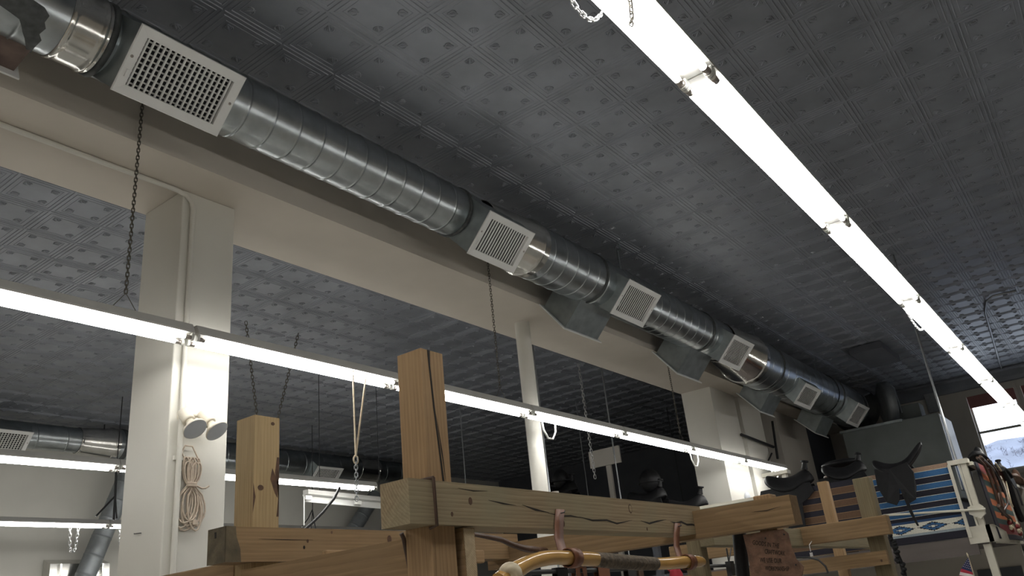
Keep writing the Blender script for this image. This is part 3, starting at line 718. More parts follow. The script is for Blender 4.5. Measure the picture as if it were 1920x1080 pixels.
# near post, split down its right face
def post_cracks():
    y = -.056
    return [(1, [(2.505, y - .001, .010), (2.45, y - .001, .012), (2.3, y - .001, .002), (2.05, y - .001, -.022), (2.05, y - .001, -.013), (2.3, y - .001, .011), (2.45, y - .001, .021), (2.505, y - .001, .024)][::-1], (0, .0008, 0)),
            (1, [(2.28, y - .001, -.002), (2.15, y - .001, -.022), (2.05, y - .001, -.03), (2.15, y - .001, -.016)][::-1], (0, .0008, 0))]
timber(rk, 'post', 'Z', (2.0575, 1.856, 0), 2.505, .112, .115, ['woodB', 'crack', 'knot'], post_cracks())
timber(rk, 'cross_beam', 'X', (2.05, 2.962 + .06, 2.0), 2.0, .12, .14, ['woodC', 'crack', 'knot', 'weath'],
       [(3, [(-.002, -.0615, -.071), (.075, -.0615, -.071), (.07, -.0615, -.02), (.05, -.0615, .03), (.045, -.0615, .071), (-.002, -.0615, .071)], (0, .002, 0)), (3, [(-.002, .061, -.071), (-.002, -.0615, -.071), (-.002, -.0615, .071), (-.002, .061, .071)], (.001, 0, 0)),
        (1, [(-.003, .012, .03), (-.003, .0, .03), (-.003, .002, .055), (-.003, .014, .055)], (.001, 0, 0)),
        knot(.42, .015, -.0605, .006), knot(.40, -.012, -.0605, .006, 1), knot(.93, .028, -.0605, .015), knot(.56, .055, -.0605, .005), split([(.16, .022), (.3, .02), (.45, .02)], .0015, -.0605)], bevel=.012)
timber(rk, 'post', 'Z', (2.262, 3.02 + .03, 0), 2.56, .13, .135, ['woodE', 'crack', 'knot'],
       [(2, [(2.38, -.0655, -.055), (2.31, -.0655, -.045), (2.22, -.0655, -.067), (2.12, -.0655, -.055), (2.12, -.0655, -.0675), (2.38, -.0655, -.0675)], (0, .0012, 0)),
        (2, [(2.33, -.0655, -.03), (2.28, -.0655, -.02), (2.22, -.0655, -.045), (2.2, -.0655, -.06), (2.27, -.0655, -.062)], (0, .0012, 0)),
        (2, [(2.26, -.0655, .068), (2.2, -.0655, .055), (2.13, -.0655, .068)], (0, .0012, 0)), knot(2.24, .03, -.0655, .012), knot(2.53, -.03, -.0655, .008)])
timber(rk, 'side_rail', 'Y', (2.175, 1.79, 1.82), 1.2, .06, .16, ['woodC', 'crack', 'knot', 'endgrain'], [(3, [(-.001, -.027, -.077), (-.001, -.027, .077), (-.001, .027, .077), (-.001, .027, -.077)], (.0006, 0, 0))])
timber(rk, 'side_rail', 'Y', (2.22, 3.10, 1.88), 1.3, .06, .14, ['woodC', 'crack', 'knot'])
timber(rk, 'side_rail', 'Y', (4.005, 1.275, 1.95), 1.85, .11, .135, ['woodC', 'crack', 'knot'], [split([(.05, .02), (.12, .012), (.2, .016)], .002, .0555)])
timber(rk, 'post', 'Z', (4.11, 1.45, 0), 2.05, .09, .09, ['woodB', 'crack', 'knot'])
timber(rk, 'post', 'Z', (4.12, 3.02, 0), 2.0, .1, .1, ['woodB', 'crack', 'knot'])
timber(rk, 'lower_board', 'X', (2.25, 2.60, 1.90), 1.0, .03, .06, ['woodB', 'crack', 'knot'])
# bent nails in the beam and a leather thong round its left end
tag(MB().tube([(1.995, 1.772, 2.052), (1.995, 1.770, 1.90), (1.995, 1.80, 1.896)], .006, 6).tube([(1.995, 1.772, 2.052), (1.995, 1.91, 2.052)], .006, 6).build('hanging_thong', 'leatherd'), 'dark leather thong tied over the left end of the front cross beam', 'thong')
p = [pix(*k, Y=1.92) for k in ((752, 985), (757, 1010), (764, 1045), (772, 1085))]
tag(MB().tube([(p[0].x, 1.92, 1.897)] + p[1:], .008, 6).build('hanging_thong', 'leatherd'), 'dark strap hanging beside the foreground post below the beam', 'strap')
# second rack further along
r2 = thing('timber_display_rack', 'pale pine display rack further away, in front of the blankets', 'display rack', (7.0, 2.2, 0))
timber(r2, 'cross_beam', 'X', (5.2, 2.23 + .05, 1.985), 4.5, .1, .14, ['woodD', 'crack', 'knot'])
timber(r2, 'side_rail', 'Y', (7.05, 1.545, 1.995), 1.9, .10, .145, ['woodC', 'crack', 'knot'])
timber(r2, 'side_rail', 'Y', (7.05, 1.62, 1.758), 1.8, .05, .105, ['woodC', 'crack', 'knot'], [knot(.05, -.02, .026, .008)])
timber(r2, 'post', 'Z', (7.17, 1.69, 0), 2.385, .13, .13, ['woodD', 'crack', 'knot'])
timber(r2, 'post', 'Z', (7.15, 3.3, 0), 2.0, .1, .1, ['woodD', 'crack', 'knot'])
timber(r2, 'post', 'Z', (9.0, 2.52, 0), 2.62, .10, .10, ['woodB', 'crack', 'knot'])
timber(r2, 'post', 'Z', (5.3, 2.4, 0), 2.0, .1, .1, ['woodD', 'crack', 'knot'])

# walking stick in two leather loops on the front beam
st = thing('hanging_walking_stick', 'varnished walking stick with a bark section, hung in leather loops under the front beam', 'walking stick', (3.0, 1.70, 1.72))
sy = 1.705
path = [pix(*k, Y=sy) for k in ((936, 1092), (960, 1074), (985, 1058), (1012, 1048), (1040, 1044), (1075, 1047), (1105, 1048), (1120, 1049))]
def knob(i, r): return r * (1 + .10 * math.sin(i * 2.3))
MB().tube(path, [knob(i, r) for i, r in enumerate((.032, .031, .028, .026, .026, .028, .027, .027))], 16).build('handle_section', 'stick', st, sub=1)
path = [pix(*k, Y=sy) for k in ((1116, 1049), (1128, 1050), (1160, 1053), (1200, 1056), (1228, 1057))]
MB().tube(path, [.027, .030, .031, .030, .028], 14).build('bark_section', 'bark', st, sub=1)
path = [pix(*k, Y=sy) for k in ((1226, 1057), (1250, 1057), (1280, 1054), (1305, 1053), (1316, 1053), (1320, 1053))]
MB().tube(path, [.026, .027, .028, .029, .024, .012], 16).build('tip_section', 'stick', st, sub=1)
q = pix(957, 1076, Y=sy); t = (pix(936, 1092, Y=sy) - q).normalized()
MB().lathe([(-.02, .030), (0, .040), (.035, .043), (.05, .036), (.054, .022), (.049, .018), (.05, .01), (.047, .001)], q, (t + Vector((0, -.6, 0))), 20).build('root_knob', 'cut', st)
for (px0, py0), (px1, py1), lab in (((1050, 955), (1072, 1046), 'tan leather hanging loop nailed to the middle of the front beam'), ((1270, 981), (1290, 1054), 'tan leather hanging loop nailed to the right end of the front beam')):
    a = pix(px0, py0, Y=YF1 - .004); m = pix(px1, py1, Y=sy)
    b = MB(); pr = []
    for s in range(12):
        an = math.radians(40 + s * 318 / 11)
        pr.append(Vector((m.x, sy + .034 * math.cos(an), m.z + .034 * math.sin(an))))
    tp = Vector((m.x - .003, sy + .036, m.z + .03))
    pth = [Vector((a.x, YF1 - .004, a.z)), Vector((a.x, YF1 - .004, a.z)).lerp(tp, .35) + Vector((0, .008, 0)), Vector((a.x, YF1 - .004, a.z)).lerp(tp, .7) + Vector((0, .012, 0)), tp] + pr
    hw = .029; A = [p_ + Vector((-hw, 0, 0)) for p_ in pth]; B = [p_ + Vector((hw, 0, 0)) for p_ in pth]
    b.loft([A, B], 0, True, False, False)
    o = tag(b.build('hanging_leather_loop', 'strap', solid=.004), lab, 'leather loop')
    MB().tube([(a.x - .006, YF1 - .002, a.z - .016), (a.x + .004, YF1 - .02, a.z - .014), (a.x + .016, YF1 - .014, a.z - .008)], .0025, 5).build('nail', 'wire', o)
# dark lash lying over the rear beam
p = [pix(*k, Y=2.7) for k in ((882, 1001), (910, 1006), (940, 1012), (962, 1022), (985, 1029), (1015, 1032), (1040, 1035))]
tag(MB().tube(p, [.010, .012, .014, .016, .018, .018, .016], 8).build('hanging_lash', 'leatherd'), 'dark braided lash curving behind the front cross beam', 'lash')
# leather hide with stamped lines, hung below the rail end
hide = thing('hanging_leather_sign', 'brown leather sign with stamped lines, hung under the rail end at lower right', 'sign', (4.0, 1.44, 1.6))
out = [pix(*k, X=3.99) for k in ((1393, 1003), (1402, 1040), (1408, 1078), (1412, 1100), (1500, 1100), (1507, 1062), (1493, 1048), (1484, 1025), (1478, 1000), (1468, 992), (1435, 996))]
MB().prism(out, (.006, 0, 0)).build('hide', 'leather', hide)
def text(s, P0, P1, hgt, mat, par, name, nrm):
    cu = bpy.data.curves.new(name, 'FONT'); cu.body = s; cu.size = 1; cu.extrude = .02; cu.resolution_u = 2
    to = bpy.data.objects.new(name, cu); COL.objects.link(to)
    bpy.context.view_layer.update()
    dg = bpy.context.evaluated_depsgraph_get(); me = bpy.data.meshes.new_from_object(to.evaluated_get(dg))
    bpy.data.objects.remove(to)
    co = np.array([v.co[:] for v in me.vertices]); x0, x1 = co[:, 0].min(), co[:, 0].max(); y0, y1 = co[:, 1].min(), co[:, 1].max()
    P0, P1 = Vector(P0), Vector(P1); u = (P1 - P0); n = Vector(nrm); v = n.cross(u).normalized()
    vs = [P0 + u * ((c[0] - x0) / (x1 - x0)) + v * ((c[1] - y0) / (y1 - y0) * hgt) + n * (c[2] * .02) for c in co]
    b = MB(); b.add(vs, [list(p.vertices) for p in me.polygons])
    bpy.data.meshes.remove(me)
    return b.build(name, mat, par)
for s, a, c in (('GOODS IN THE', (1411, 1021), (1461, 1028)), ('CRAFTWORK', (1434, 1038), (1472, 1042)), ('WE USE OUR', (1425, 1054), (1466, 1056)), ('WORKMANSHIP', (1435, 1070), (1480, 1071))):
    text(s, pix(*a, X=3.988), pix(*c, X=3.988), .021, 'crack', hide, 'stamped_line', (-1, 0, 0))
for k in ((1435, 1009), (1470, 1002), (1492, 1059)):
    q = pix(*k, X=3.986); MB().blob(q, (.004, .004, .004), 0, 8, 6).build('rivet', 'wire', hide)
a, c = pix(1376, 1003, X=4.16), pix(1398, 1090, X=4.16)
tag(MB().tube([(4.16, a.y - .03, 1.9), (4.16, c.y + .012, c.z), (4.16, c.y + .02, 1.2)], [.035, .036, .036], 14).build('hanging_quiver', 'blackl'), 'black leather tube hanging left of the stamped leather sign', 'quiver')

# ------------------------------------------------------------------ air handler
q0, q1 = pix(1577, 806, X=22.3), pix(1757, 772, X=22.3)
ah = thing('air_handler', 'big grey green air handler cabinet under the end of the long duct', 'air handler', (23, 4.2, 2.1))
b = MB().box((22.3, q1.y, 3.2), (24.2, q0.y, 5.28)); b.build('cabinet', 'hvac', ah, bevel=.02)
MB().box((22.24, 3.95, 5.24), (24.2, q0.y + .04, 5.30)).build('top_flange', 'galvd', ah)
MB().box((22.6, q1.y + .1, 2.1), (24.0, q0.y - .1, 3.25)).build('plinth', 'darkwall', ah)
MB().box((22.36, q1.y - .02, 3.4), (24.0, q1.y + .01, 5.26)).build('side_panel', 'white', ah)
MB().box((22.5, q1.y - .03, 3.4), (22.62, q1.y - .015, 5.2)).build('edge_strip', 'bluetape', ah)
qd = pix(1664, 760, X=23.3); da = Vector((.42, -.9, 0)).normalized()
MB().lathe([(-.14, .50), (-.12, .56), (-.10, .60), (.10, .60), (.12, .56), (.14, .50)], (qd.x, qd.y, 5.93), da, 40, caps=True).build('round_plenum', 'galvp', duct)
MB().box((23.3, qd.y - .75, 5.32), (23.9, qd.y - .1, 5.8)).build('outlet_neck', 'hvac', duct)
q = pix(1750, 757, X=XE); tag(MB().box((XE - .1, q.y - .16, q.z - .25), (XE, q.y + .16, q.z + .35)).build('wall_switch_box', 'steel'), 'grey electrical box on the end wall above the air handler', 'electrical box')
qa, qb = pix(1690, 762, X=23.2), pix(1692, 782, X=23.2)
tag(MB().tube([pix(1668, 720, X=23.2), pix(1676, 728, X=23.2), pix(1691, 774, X=23.2)], .025, 6).build('ceiling_hanger_strap', 'galv'), 'bent hanger rod beside the drum above the air handler', 'hanger')
b = MB(); q = pix(1640, 662, Z=6.55)
b.box((q.x - .9, q.y - .35, 6.42), (q.x + .9, q.y + .35, 6.575)); tag(b.build('ceiling_box', 'darkwall'), 'flat dark box on the tin ceiling near the air handler', 'ceiling box')

# ------------------------------------------------------------------ loft
LX = 14.0
struct(MB().box((LX, 1.80, 1.93), (XE - .02, 6.38, 2.04)).build('floor_loft', 'loftd'))
struct(MB().box((LX - .02, 1.95, 1.80), (LX + .03, 6.3, 2.05)).build('trim_2', 'loftd'))
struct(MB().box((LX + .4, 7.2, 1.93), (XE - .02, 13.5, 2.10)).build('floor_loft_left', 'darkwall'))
struct(MB().box((17.2, 1.75, 0), (17.35, 6.38, 1.93)).build('wall_under_loft', 'dimwall'))
struct(MB().box((LX + .03, 1.79, 0), (LX + .14, 1.89, 1.95)).build('loft_post', 'loftw'))
rl = thing('loft_railing', 'white wooden railing along the front of the saddle loft', 'railing', (LX, 3, 2.04))
MB().box((LX + .0, 1.75, 3.09), (LX + .10, 6.3, 3.14)).build('top_rail', 'loftw', rl)
MB().box((LX - .05, 1.74, 3.09), (LX + .14, 2.02, 3.16)).build('corner_cap', 'loftw', rl)
MB().box((LX - .01, 1.78, 2.04), (LX + .09, 1.86, 3.1)).build('corner_post', 'loftw', rl)
MB().box((LX - .02, 1.865, 2.1), (LX + .02, 1.895, 3.1)).build('post_board', 'loftw', rl)
MB().box((LX - .075, 1.985, 2.04), (LX - .05, 2.03, 3.1)).build('baluster', 'loftw', rl)
MB().box((LX + .0, 3.17, 2.04), (LX + .05, 3.27, 3.14)).build('rail_post', 'loftw', rl)
MB().box((LX + .0, 4.5, 2.04), (LX + .05, 4.6, 3.16)).build('rail_post', 'loftw', rl)
MB().tube([(LX - .10, 1.70, 2.40), (LX - .10, 3.1, 2.52)], .018, 8).build('foot_rail', 'loftw', rl)
MB().prism([(LX - .08, 1.72, 2.34), (LX - .08, 1.80, 2.28), (LX - .08, 1.93, 2.36), (LX - .08, 1.93, 2.46), (LX - .08, 1.78, 2.50), (LX - .08, 1.72, 2.44)], (.07, 0, 0)).build('rail_bracket', 'loftw', rl)
MB().box((LX - .03, 1.72, 1.95), (LX + .0, 2.04, 2.19)).build('corner_panel', 'loftw', rl)
MB().prism([(LX - .03, 1.72, 1.95), (LX - .03, 1.72, 2.19), (LX + .06, 1.68, 2.19), (LX + .55, 1.60, 2.08), (LX + .62, 1.60, 1.93)], (0, .06, 0)).build('corner_panel', 'loftw', rl)
MB().box((LX + .05, 1.70, 3.06), (XE - .1, 1.78, 3.11)).build('top_rail', 'loftw', rl)
for x in (17.4, 20.5, 24): MB().box((x, 1.70, 2.04), (x + .09, 1.78, 3.08)).build('rail_post', 'loftw', rl)
for k in range(3):
    x = LX + .7 + k * 1.0
    MB().box((x, 1.72, 1.94), (x + .9, 1.80, 2.02)).build('edge_board', 'loftw', rl)

def blanket(name, mats, fn, nu, nv, surf, label):
    b = MB(); vs = [surf(i / nu, j / nv) for j in range(nv + 1) for i in range(nu + 1)]
    n = nu + 1; b.add(vs, [(j * n + i, j * n + i + 1, j * n + n + i + 1, j * n + n + i) for j in range(nv) for i in range(nu)], 0, True)
    b.m = [fn((i + .5) / nu, (j + .5) / nv) for j in range(nv) for i in range(nu)]
    return tag(b.build(name, mats, solid=.012), label, 'blanket')
BM = ['y_tn', 'y_wh', 'y_bl', 'y_bk', 'y_nv', 'y_gy']
SEQ = [(.06, 0), (.068, 1), (.145, 2), (.153, 1), (.235, 3), (.243, 1), (.315, 2), (.323, 1), (.40, 3), (.408, 1), (.48, 2), (.488, 1), (.56, 3), (.568, 1), (.645, 2), (.653, 1), (.70, 3), (.735, 4), (.875, 1), (.905, 5), (1.01, 3)]
def blue_fn(u, v):
    if v < 0: return 0
    if .735 < v < .875:
        for c in (.27, .65, 1.03):
            d = abs(u - c) / .172 + abs(round((v - .805) * 90) / 90) / .062
            d2 = abs(round((u - c) * 75) / 75) / .172 + abs(round((v - .805) * 100) / 100) / .062
            if d2 < .28: return 1
            if d2 < .5: return 4
            if d2 < .8: return 2
            if d2 < 1.02: return 3
    for e, m in SEQ:
        if v < e: return m
    return 3
def drape(y0, y1, x, ztop, zbot, over, amp=.012):
    """hangs down the front of the rail and folds back over the top"""
    L = ztop - zbot
    def s(u, v):
        y = y0 + (y1 - y0) * u
        f = amp * math.sin(u * 9 + v * 2) * v
        return (x - .025 - f, y, ztop - L * v)
    return s
blanket('draped_blanket', BM, blue_fn, 90, 150, drape(3.28, 2.02, LX - .0, 3.145, 2.06, .2), 'blue black and white striped wool blanket hung on the loft railing under the black saddle')
def brown_fn(u, v):
    k = int(v * 11)
    if (v * 11) % 1 > .9: return 1
    return 0 if k % 2 else 2
blanket('draped_blanket', ['y_brn', 'y_tan2', 'y_bk'], brown_fn, 20, 110, drape(4.95, 3.3, LX - .0, 3.145, 2.06, .2), 'brown and black striped blanket on the loft railing behind the pale timber post')
OSEQ = [(.12, 2), (.135, 3), (.215, 0), (.225, 3), (.295, 1), (.305, 3), (.385, 0), (.395, 3), (.465, 1), (.475, 3), (.555, 0), (.565, 3), (.635, 1), (.645, 3), (.725, 0), (.735, 3), (.80, 1), (.925, 2), (.935, 3), (1.01, 4)]
def or_fn(u, v):
    if u < .12: return 4
    for e, m in OSEQ:
        if v < e: return m
    return 4
def side_s(u, v):
    x = LX + .18 + 3.0 * u * (.9 + .1 * v)
    return (x, 1.685 - .014 * math.sin(u * 11 + v) * v - .01 * v * v, 3.115 - 1.13 * v)
blanket('draped_blanket', ['y_org', 'y_grn', 'y_mar', 'y_tan2', 'y_bk'], or_fn, 50, 120, side_s, 'orange green and maroon striped blanket on the side rail at the right edge')

# ------------------------------------------------------------------ saddles
def saddle(label, loc, rz, mat='blackl', horn=False, sc=1.0, straps=True):
    r = thing('saddle', label, 'saddle', (0, 0, 0))
    sec = [(-.335, .13, .02, .015), (-.315, .15, .11, .03), (-.27, .12, .16, .05), (-.18, .05, .175, .06), (-.05, .015, .15, .06), (.06, .03, .11, .06), (.15, .08, .09, .055), (.23, .15, .08, .06), (.30, .215, .075, .055), (.345, .26, .06, .045), (.37, .28, .025, .02)]
    if horn: sec = [(-.36, .14, .05, .02), (-.33, .16, .16, .05), (-.28, .13, .2, .08), (-.15, .06, .21, .09), (0, .04, .2, .09), (.12, .07, .17, .10), (.22, .12, .16, .10), (.30, .11, .12, .08), (.34, .06, .03, .02)]
    b = MB(); rings = []
    for x, z, w_, t in sec:
        rings.append([(x, w_ * math.cos(a), z + (t * math.sin(a) if math.sin(a) > 0 else t * 1.2 * math.sin(a)) - .10 * (math.cos(a) ** 2) * (w_ / .17)) for a in [2 * math.pi * k / 16 for k in range(16)]])
    b.loft(rings, 0, True); b.build('seat', mat, r, sub=1)
    for s in (-1, 1):
        prof = [(-.30, .03), (-.1, -.0), (.14, .05), (.20, -.10), (.19, -.30), (.14, -.46), (.04, -.50), (.0, -.40), (-.03, -.28), (-.06, -.42), (-.12, -.50), (-.24, -.44), (-.31, -.22)]
        if horn: prof = [(-.42, -.02), (-.1, 0), (.3, -.0), (.34, -.14), (.22, -.24), (.14, -.28), (.12, -.6), (-.12, -.62), (-.14, -.32), (-.40, -.30), (-.46, -.14)]
        fb = MB(); fb.prism([(x, s * (.135 + .05 * min(1, max(0, -z / .3))), z) for x, z in prof], (0, s * .014, 0))
        fb.build('flap', mat, r, bevel=.004)
    if straps:
        MB().prism([(-.02, -.20, -.30), (.03, -.20, -.30), (.055, -.19, -.62), (.085, -.19, -.80), (.06, -.19, -.80), (.015, -.19, -.62)], (0, -.008, 0)).build('girth_strap', mat, r)
    if horn:
        MB().tube([(.24, 0, .2), (.26, 0, .27), (.265, 0, .30)], [.05, .035, .035], 10).lathe([(0, .02), (.004, .055), (.03, .055), (.034, .01)], (.265, 0, .295), (.2, 0, 1), 14).build('horn', mat, r)
    r.location = loc; r.rotation_euler = (0, 0, rz); r.scale = (sc, sc, sc); return r
saddle('black saddle with hanging flaps straddling the loft railing over the blue blanket', (LX + .03, 2.72, 3.19), -math.pi / 2, 'blackl', False, 1.12)
saddle('big dark saddle with a horn on the loft railing left of the pale timber post', (LX + .1, 4.48, 3.22), -math.pi / 2 + .1, 'blackl', True, 1.15)
saddle('dark saddle on the railing between the brown post and the pale post', (LX + .35, 3.62, 3.27), -math.pi / 2 + .2, 'blackl', True, 1.0)
saddle('dark saddle at the corner of the loft below the window', (15.6, 1.78, 3.20), .05, 'blackl', False, 1.15, False)
saddle('dark saddle further along the side rail, in front of the window', (17.9, 1.76, 3.18), .0, 'blackl', True, .95, False)
saddle('saddle on the side rail at the right edge of the photo', (20.2, 1.75, 3.18), .0, 'leatherd', False, 1.1, False)
# folded pads under the second saddle
for k, (dz, lab) in enumerate(((.42, 'dark rounded pad heaped on the saddles right of the horn'), (.30, 'dark folded pad under the rounded pad behind the brown post'))):
    q = pix(1575, 864 + k * 22, X=LX + .7)
    tag(MB().blob((LX + .7, q.y, q.z - .05), (.25, .33 - .04 * k, .075), 0, 20, 10).build('hanging_saddle_pad', 'blackl' if k == 0 else 'leatherd'), lab, 'saddle pad')
# bridles and halters hung on the side rail
for i, (pts, mat, r, lab) in enumerate((
    (((1832, 858), (1846, 872), (1858, 900), (1866, 925), (1874, 948)), 'leatherd', .02, 'brown bridle strap hanging over the orange blanket, leftmost of the bunch'),
    (((1838, 856), (1856, 874), (1868, 905), (1878, 935), (1884, 955), (1880, 965)), 'leatherd', .024, 'second brown bridle strap over the orange blanket'),
    (((1845, 862), (1862, 878), (1872, 900), (1880, 922)), 'steel', .016, 'studded silver breast strap among the bridles'),
    (((1852, 862), (1870, 884), (1882, 914), (1890, 944), (1882, 958), (1876, 948), (1872, 925)), 'leatherd', .016, 'light brown looped rein among the bridles'),
    (((1866, 868), (1884, 892), (1890, 920), (1896, 944), (1899, 950)), 'cut', .014, 'cream rein hanging right of the bridles'),
    (((1878, 880), (1890, 905), (1900, 935), (1910, 962), (1916, 975)), 'blackl', .05, 'wide black girth hanging rightmost on the side rail'),
    (((1872, 948), (1882, 962), (1894, 972), (1900, 986)), 'leatherd', .028, 'brown leather head stall at the foot of the bridles'))):
    P_ = [pix(*k, Y=1.66 - .02 * i) for k in pts]
    dx_ = 14.9 + i * .35
    b = MB(); P_ = [pix(*k, X=dx_ + j * .12) for j, k in enumerate(pts)]
    P_ = [Vector((p.x, min(p.y, 1.60 - .004 * i), p.z)) for p in [pix(*k, Y=1.60 - .012 * i) for k in pts]]
    b.tube(P_, r, 6)
    tag(b.build('hanging_bridle', mat), lab, 'bridle')
for k, (px, py, m, lab) in enumerate(((1893, 985, 'cut', 'pink and white rosette at the foot of the bridles, left'), (1908, 992, 'red', 'red and white rosette at the foot of the bridles, right'))):
    q = pix(px, py, Y=1.56); b = MB()
    for a in range(7):
        t = a * 2 * math.pi / 7; b.blob(q + Vector((.13 * math.cos(t), -.02, .07 * math.sin(t))), (.09, .03, .045), a % 2, 8, 6)
    tag(b.build('hanging_rosette', ['cut', 'y_mar']), lab, 'rosette')
# small flag on a stick
q = pix(1813, 1036, X=13.0)
fg = thing('small_flag', 'small American flag on a stick below the loft corner', 'flag', (13.0, q.y, 0))
MB().tube([(13.0, q.y - .02, 0), (13.0, q.y, q.z - .04)], .006, 6).build('stick', 'cut', fg)
MB().lathe([(0, .008), (.02, .012), (.05, .004)], (13.0, q.y, q.z - .05), (0, .1, 1), 8, caps=True).build('tip', 'cut', fg)
T = Vector((12.99, q.y, q.z - .06)); bl = pix(1798, 1082, X=12.99); br_ = pix(1829, 1080, X=12.99); ml, mr = pix(1802, 1066, X=12.99), pix(1823, 1073, X=12.99)
bl2, br2 = pix(1790, 1110, X=12.99), pix(1836, 1106, X=12.99)
MB().prism([T, ml, mr], (.006, 0, 0)).build('canton', 'flagb', fg)
b = MB()
for i in range(7):
    a0, a1 = i / 7, (i + 1) / 7
    b.prism([ml.lerp(bl2, a0), mr.lerp(br2, a0), mr.lerp(br2, a1), ml.lerp(bl2, a1)], (.006, 0, 0), i % 2)
b.build('stripes', ['flagr', 'flagw'], fg)
b = MB()
for r_ in range(1, 6):
    for c_ in range(r_):
        p = T.lerp(ml, r_ / 6.3).lerp(T.lerp(mr, r_ / 6.3), (c_ + .5) / r_); b.lathe([(0, .0045), (.004, .0045)], p, (-1, 0, 0), 5, caps=True)
b.build('stars', 'flagw', fg)
q = pix(1850, 1070, X=17.19); tag(MB().box((17.16, q.y - .55, q.z - .5), (17.19, q.y + .15, q.z + .02)).build('wall_picture', 'darkwall'), 'dark board on the wall under the loft, right of the white support post', 'board')
# whip or feather boa hanging beside the pale post
p = [pix(*k, X=13.6) for k in ((1668, 1002), (1674, 1020), (1682, 1038), (1690, 1056), (1697, 1080), (1700, 1100))]
b = MB().tube(p, .03, 6)
for a, c in zip(p, p[1:]):
    for k in range(4):
        m = a.lerp(c, k / 4); b.blob(m + Vector((-.02, random.uniform(-.04, .04), random.uniform(-.02, .02))), (.03, .035, .03), 0, 7, 5)
tag(b.build('hanging_fringe', 'blackl'), 'black fringed strap hanging right of the far rack', 'strap')

# ------------------------------------------------------------------ dark end of the left bay
def dark_saddle(px, py, X, lab, horn=True, sc=1.2):
    q = pix(px, py, X=X); saddle(lab, (X, q.y, q.z - .1), -math.pi / 2, 'blackl', horn, sc, False); return q
stand_i = [0]
def stand(px, py, X, lab):
    q = pix(px, py, X=X)
    r = thing('saddle_stand', lab, 'saddle stand', (X, q.y, 2.1))
    MB().box((X - .12, q.y - .4, q.z - .30), (X + .12, q.y + .4, q.z - .22)).build('bar', 'darkwall', r)
    MB().box((X - .06, q.y - .06, 2.1), (X + .06, q.y + .06, q.z - .22)).build('leg', 'darkwall', r)
for px, py, lab, l2 in ((1215, 930, 'dark saddle below the round helmet in the dark bay', 'stand under the saddle with the round helmet'), (1052, 918, 'dark saddle right of the round column in the dark bay', 'stand just right of the round column'), (1290, 945, 'dark saddle beside the double pillar', 'stand beside the double pillar')):
    dark_saddle(px, py, 15.2, lab); stand(px, py, 15.2, l2)
q = pix(1222, 922, X=15.2)
hm = thing('hanging_helmet', 'black round riding helmet in the dark bay right of the free hanging chain', 'helmet', (15.2, q.y, q.z))
MB().blob((15.2, q.y, q.z + .22), (.24, .22, .24), 0, 24, 14).build('shell', 'blackl', hm)
MB().lathe([(0, .23), (.02, .27), (.03, .23)], (15.2, q.y, q.z + .16), (0, 0, 1), 24).build('brim', 'blackl', hm)
q = pix(1052, 905, X=15.2)
hm = thing('hanging_helmet', 'dark hat standing just right of the round column', 'hat', (15.2, q.y, q.z))
MB().blob((15.2, q.y, q.z + .08), (.2, .18, .22), 0, 20, 12).build('crown', 'blackl', hm)
MB().lathe([(0, .3), (.02, .32), (.03, .2)], (15.2, q.y, q.z), (0, 0, 1), 24, caps=True).build('brim', 'blackl', hm)
q = pix(1133, 857, X=17); sg = thing('standing_sign', 'plain grey board on a post in the dark bay', 'sign', (17, q.y, 2.1))
MB().box((17, q.y - .42, q.z - .2), (17.05, q.y + .42, q.z + .2)).build('board', 'dimwall', sg); MB().box((17.05, q.y - .1, 2.1), (17.12, q.y + .02, q.z)).build('post', 'dimwall', sg)
q = pix(1040, 922, X=12.5)
tag(MB().lathe([(0, .075), (q.z, .075)], (12.5, q.y, 0), (0, 0, 1), 16, caps=True).build('floor_post', 'dimwall'), 'short pale grey round post left of the grey rod, above the front beam', 'post') 
q = pix(1050, 765, Y=9)
tag(MB().box((14.7, 12.4, 3.05), (15.6, 13.3, 4.0)).build('hanging_storage_box', 'darkwall'), 'dark storage box at the back of the dark bay', 'box') if False else None
q = pix(1395, 935, Y=6.38)
gl = MB().blob((q.x, 6.30, q.z), (.10, .06, .13), 0, 20, 12); tag(gl.build('wall_lamp_bulb', 'lamp'), 'round frosted lamp on the double pillar above the foreground beam', 'lamp')
q = pix(1455, 890, X=15.5); tag(MB().box((15.4, q.y - .25, q.z - .02), (15.6, q.y + .25, q.z + .05)).box((15.45, q.y - .2, 2.04), (15.55, q.y - .12, q.z)).build('wall_shelf', 'loftw'), 'small white shelf bracket under the end of the beam row', 'shelf')

# ------------------------------------------------------------------ goods low in the picture, between the timbers
sl = thing('slat_rack', 'white slatted rack behind the rear beam', 'rack', (4.4, 5.2, 0))
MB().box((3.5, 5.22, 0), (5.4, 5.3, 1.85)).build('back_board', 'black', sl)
for k in range(9):
    x = 3.75 + k * .17; MB().box((x, 5.14, .4), (x + .085, 5.22, 1.86)).build('slat', 'white', sl)
pipe_z = pix(1200, 1066, Y=2.5).z
gr = thing('hanging_rail', 'dark pipe rail carrying straps behind the walking stick', 'rail', (3.5, 2.5, 1.6))
a, c = pix(1025, 1062, Y=2.5), pix(1375, 1062, Y=2.5)
MB().tube([(a.x - .2, 2.5, pipe_z), (c.x + .2, 2.5, pipe_z)], .012, 8).build('pipe', 'wire', gr)
for x in (a.x - .19, c.x + .19): MB().box((x - .02, 2.48, 0), (x + .02, 2.52, pipe_z)).build('leg', 'wire', gr)
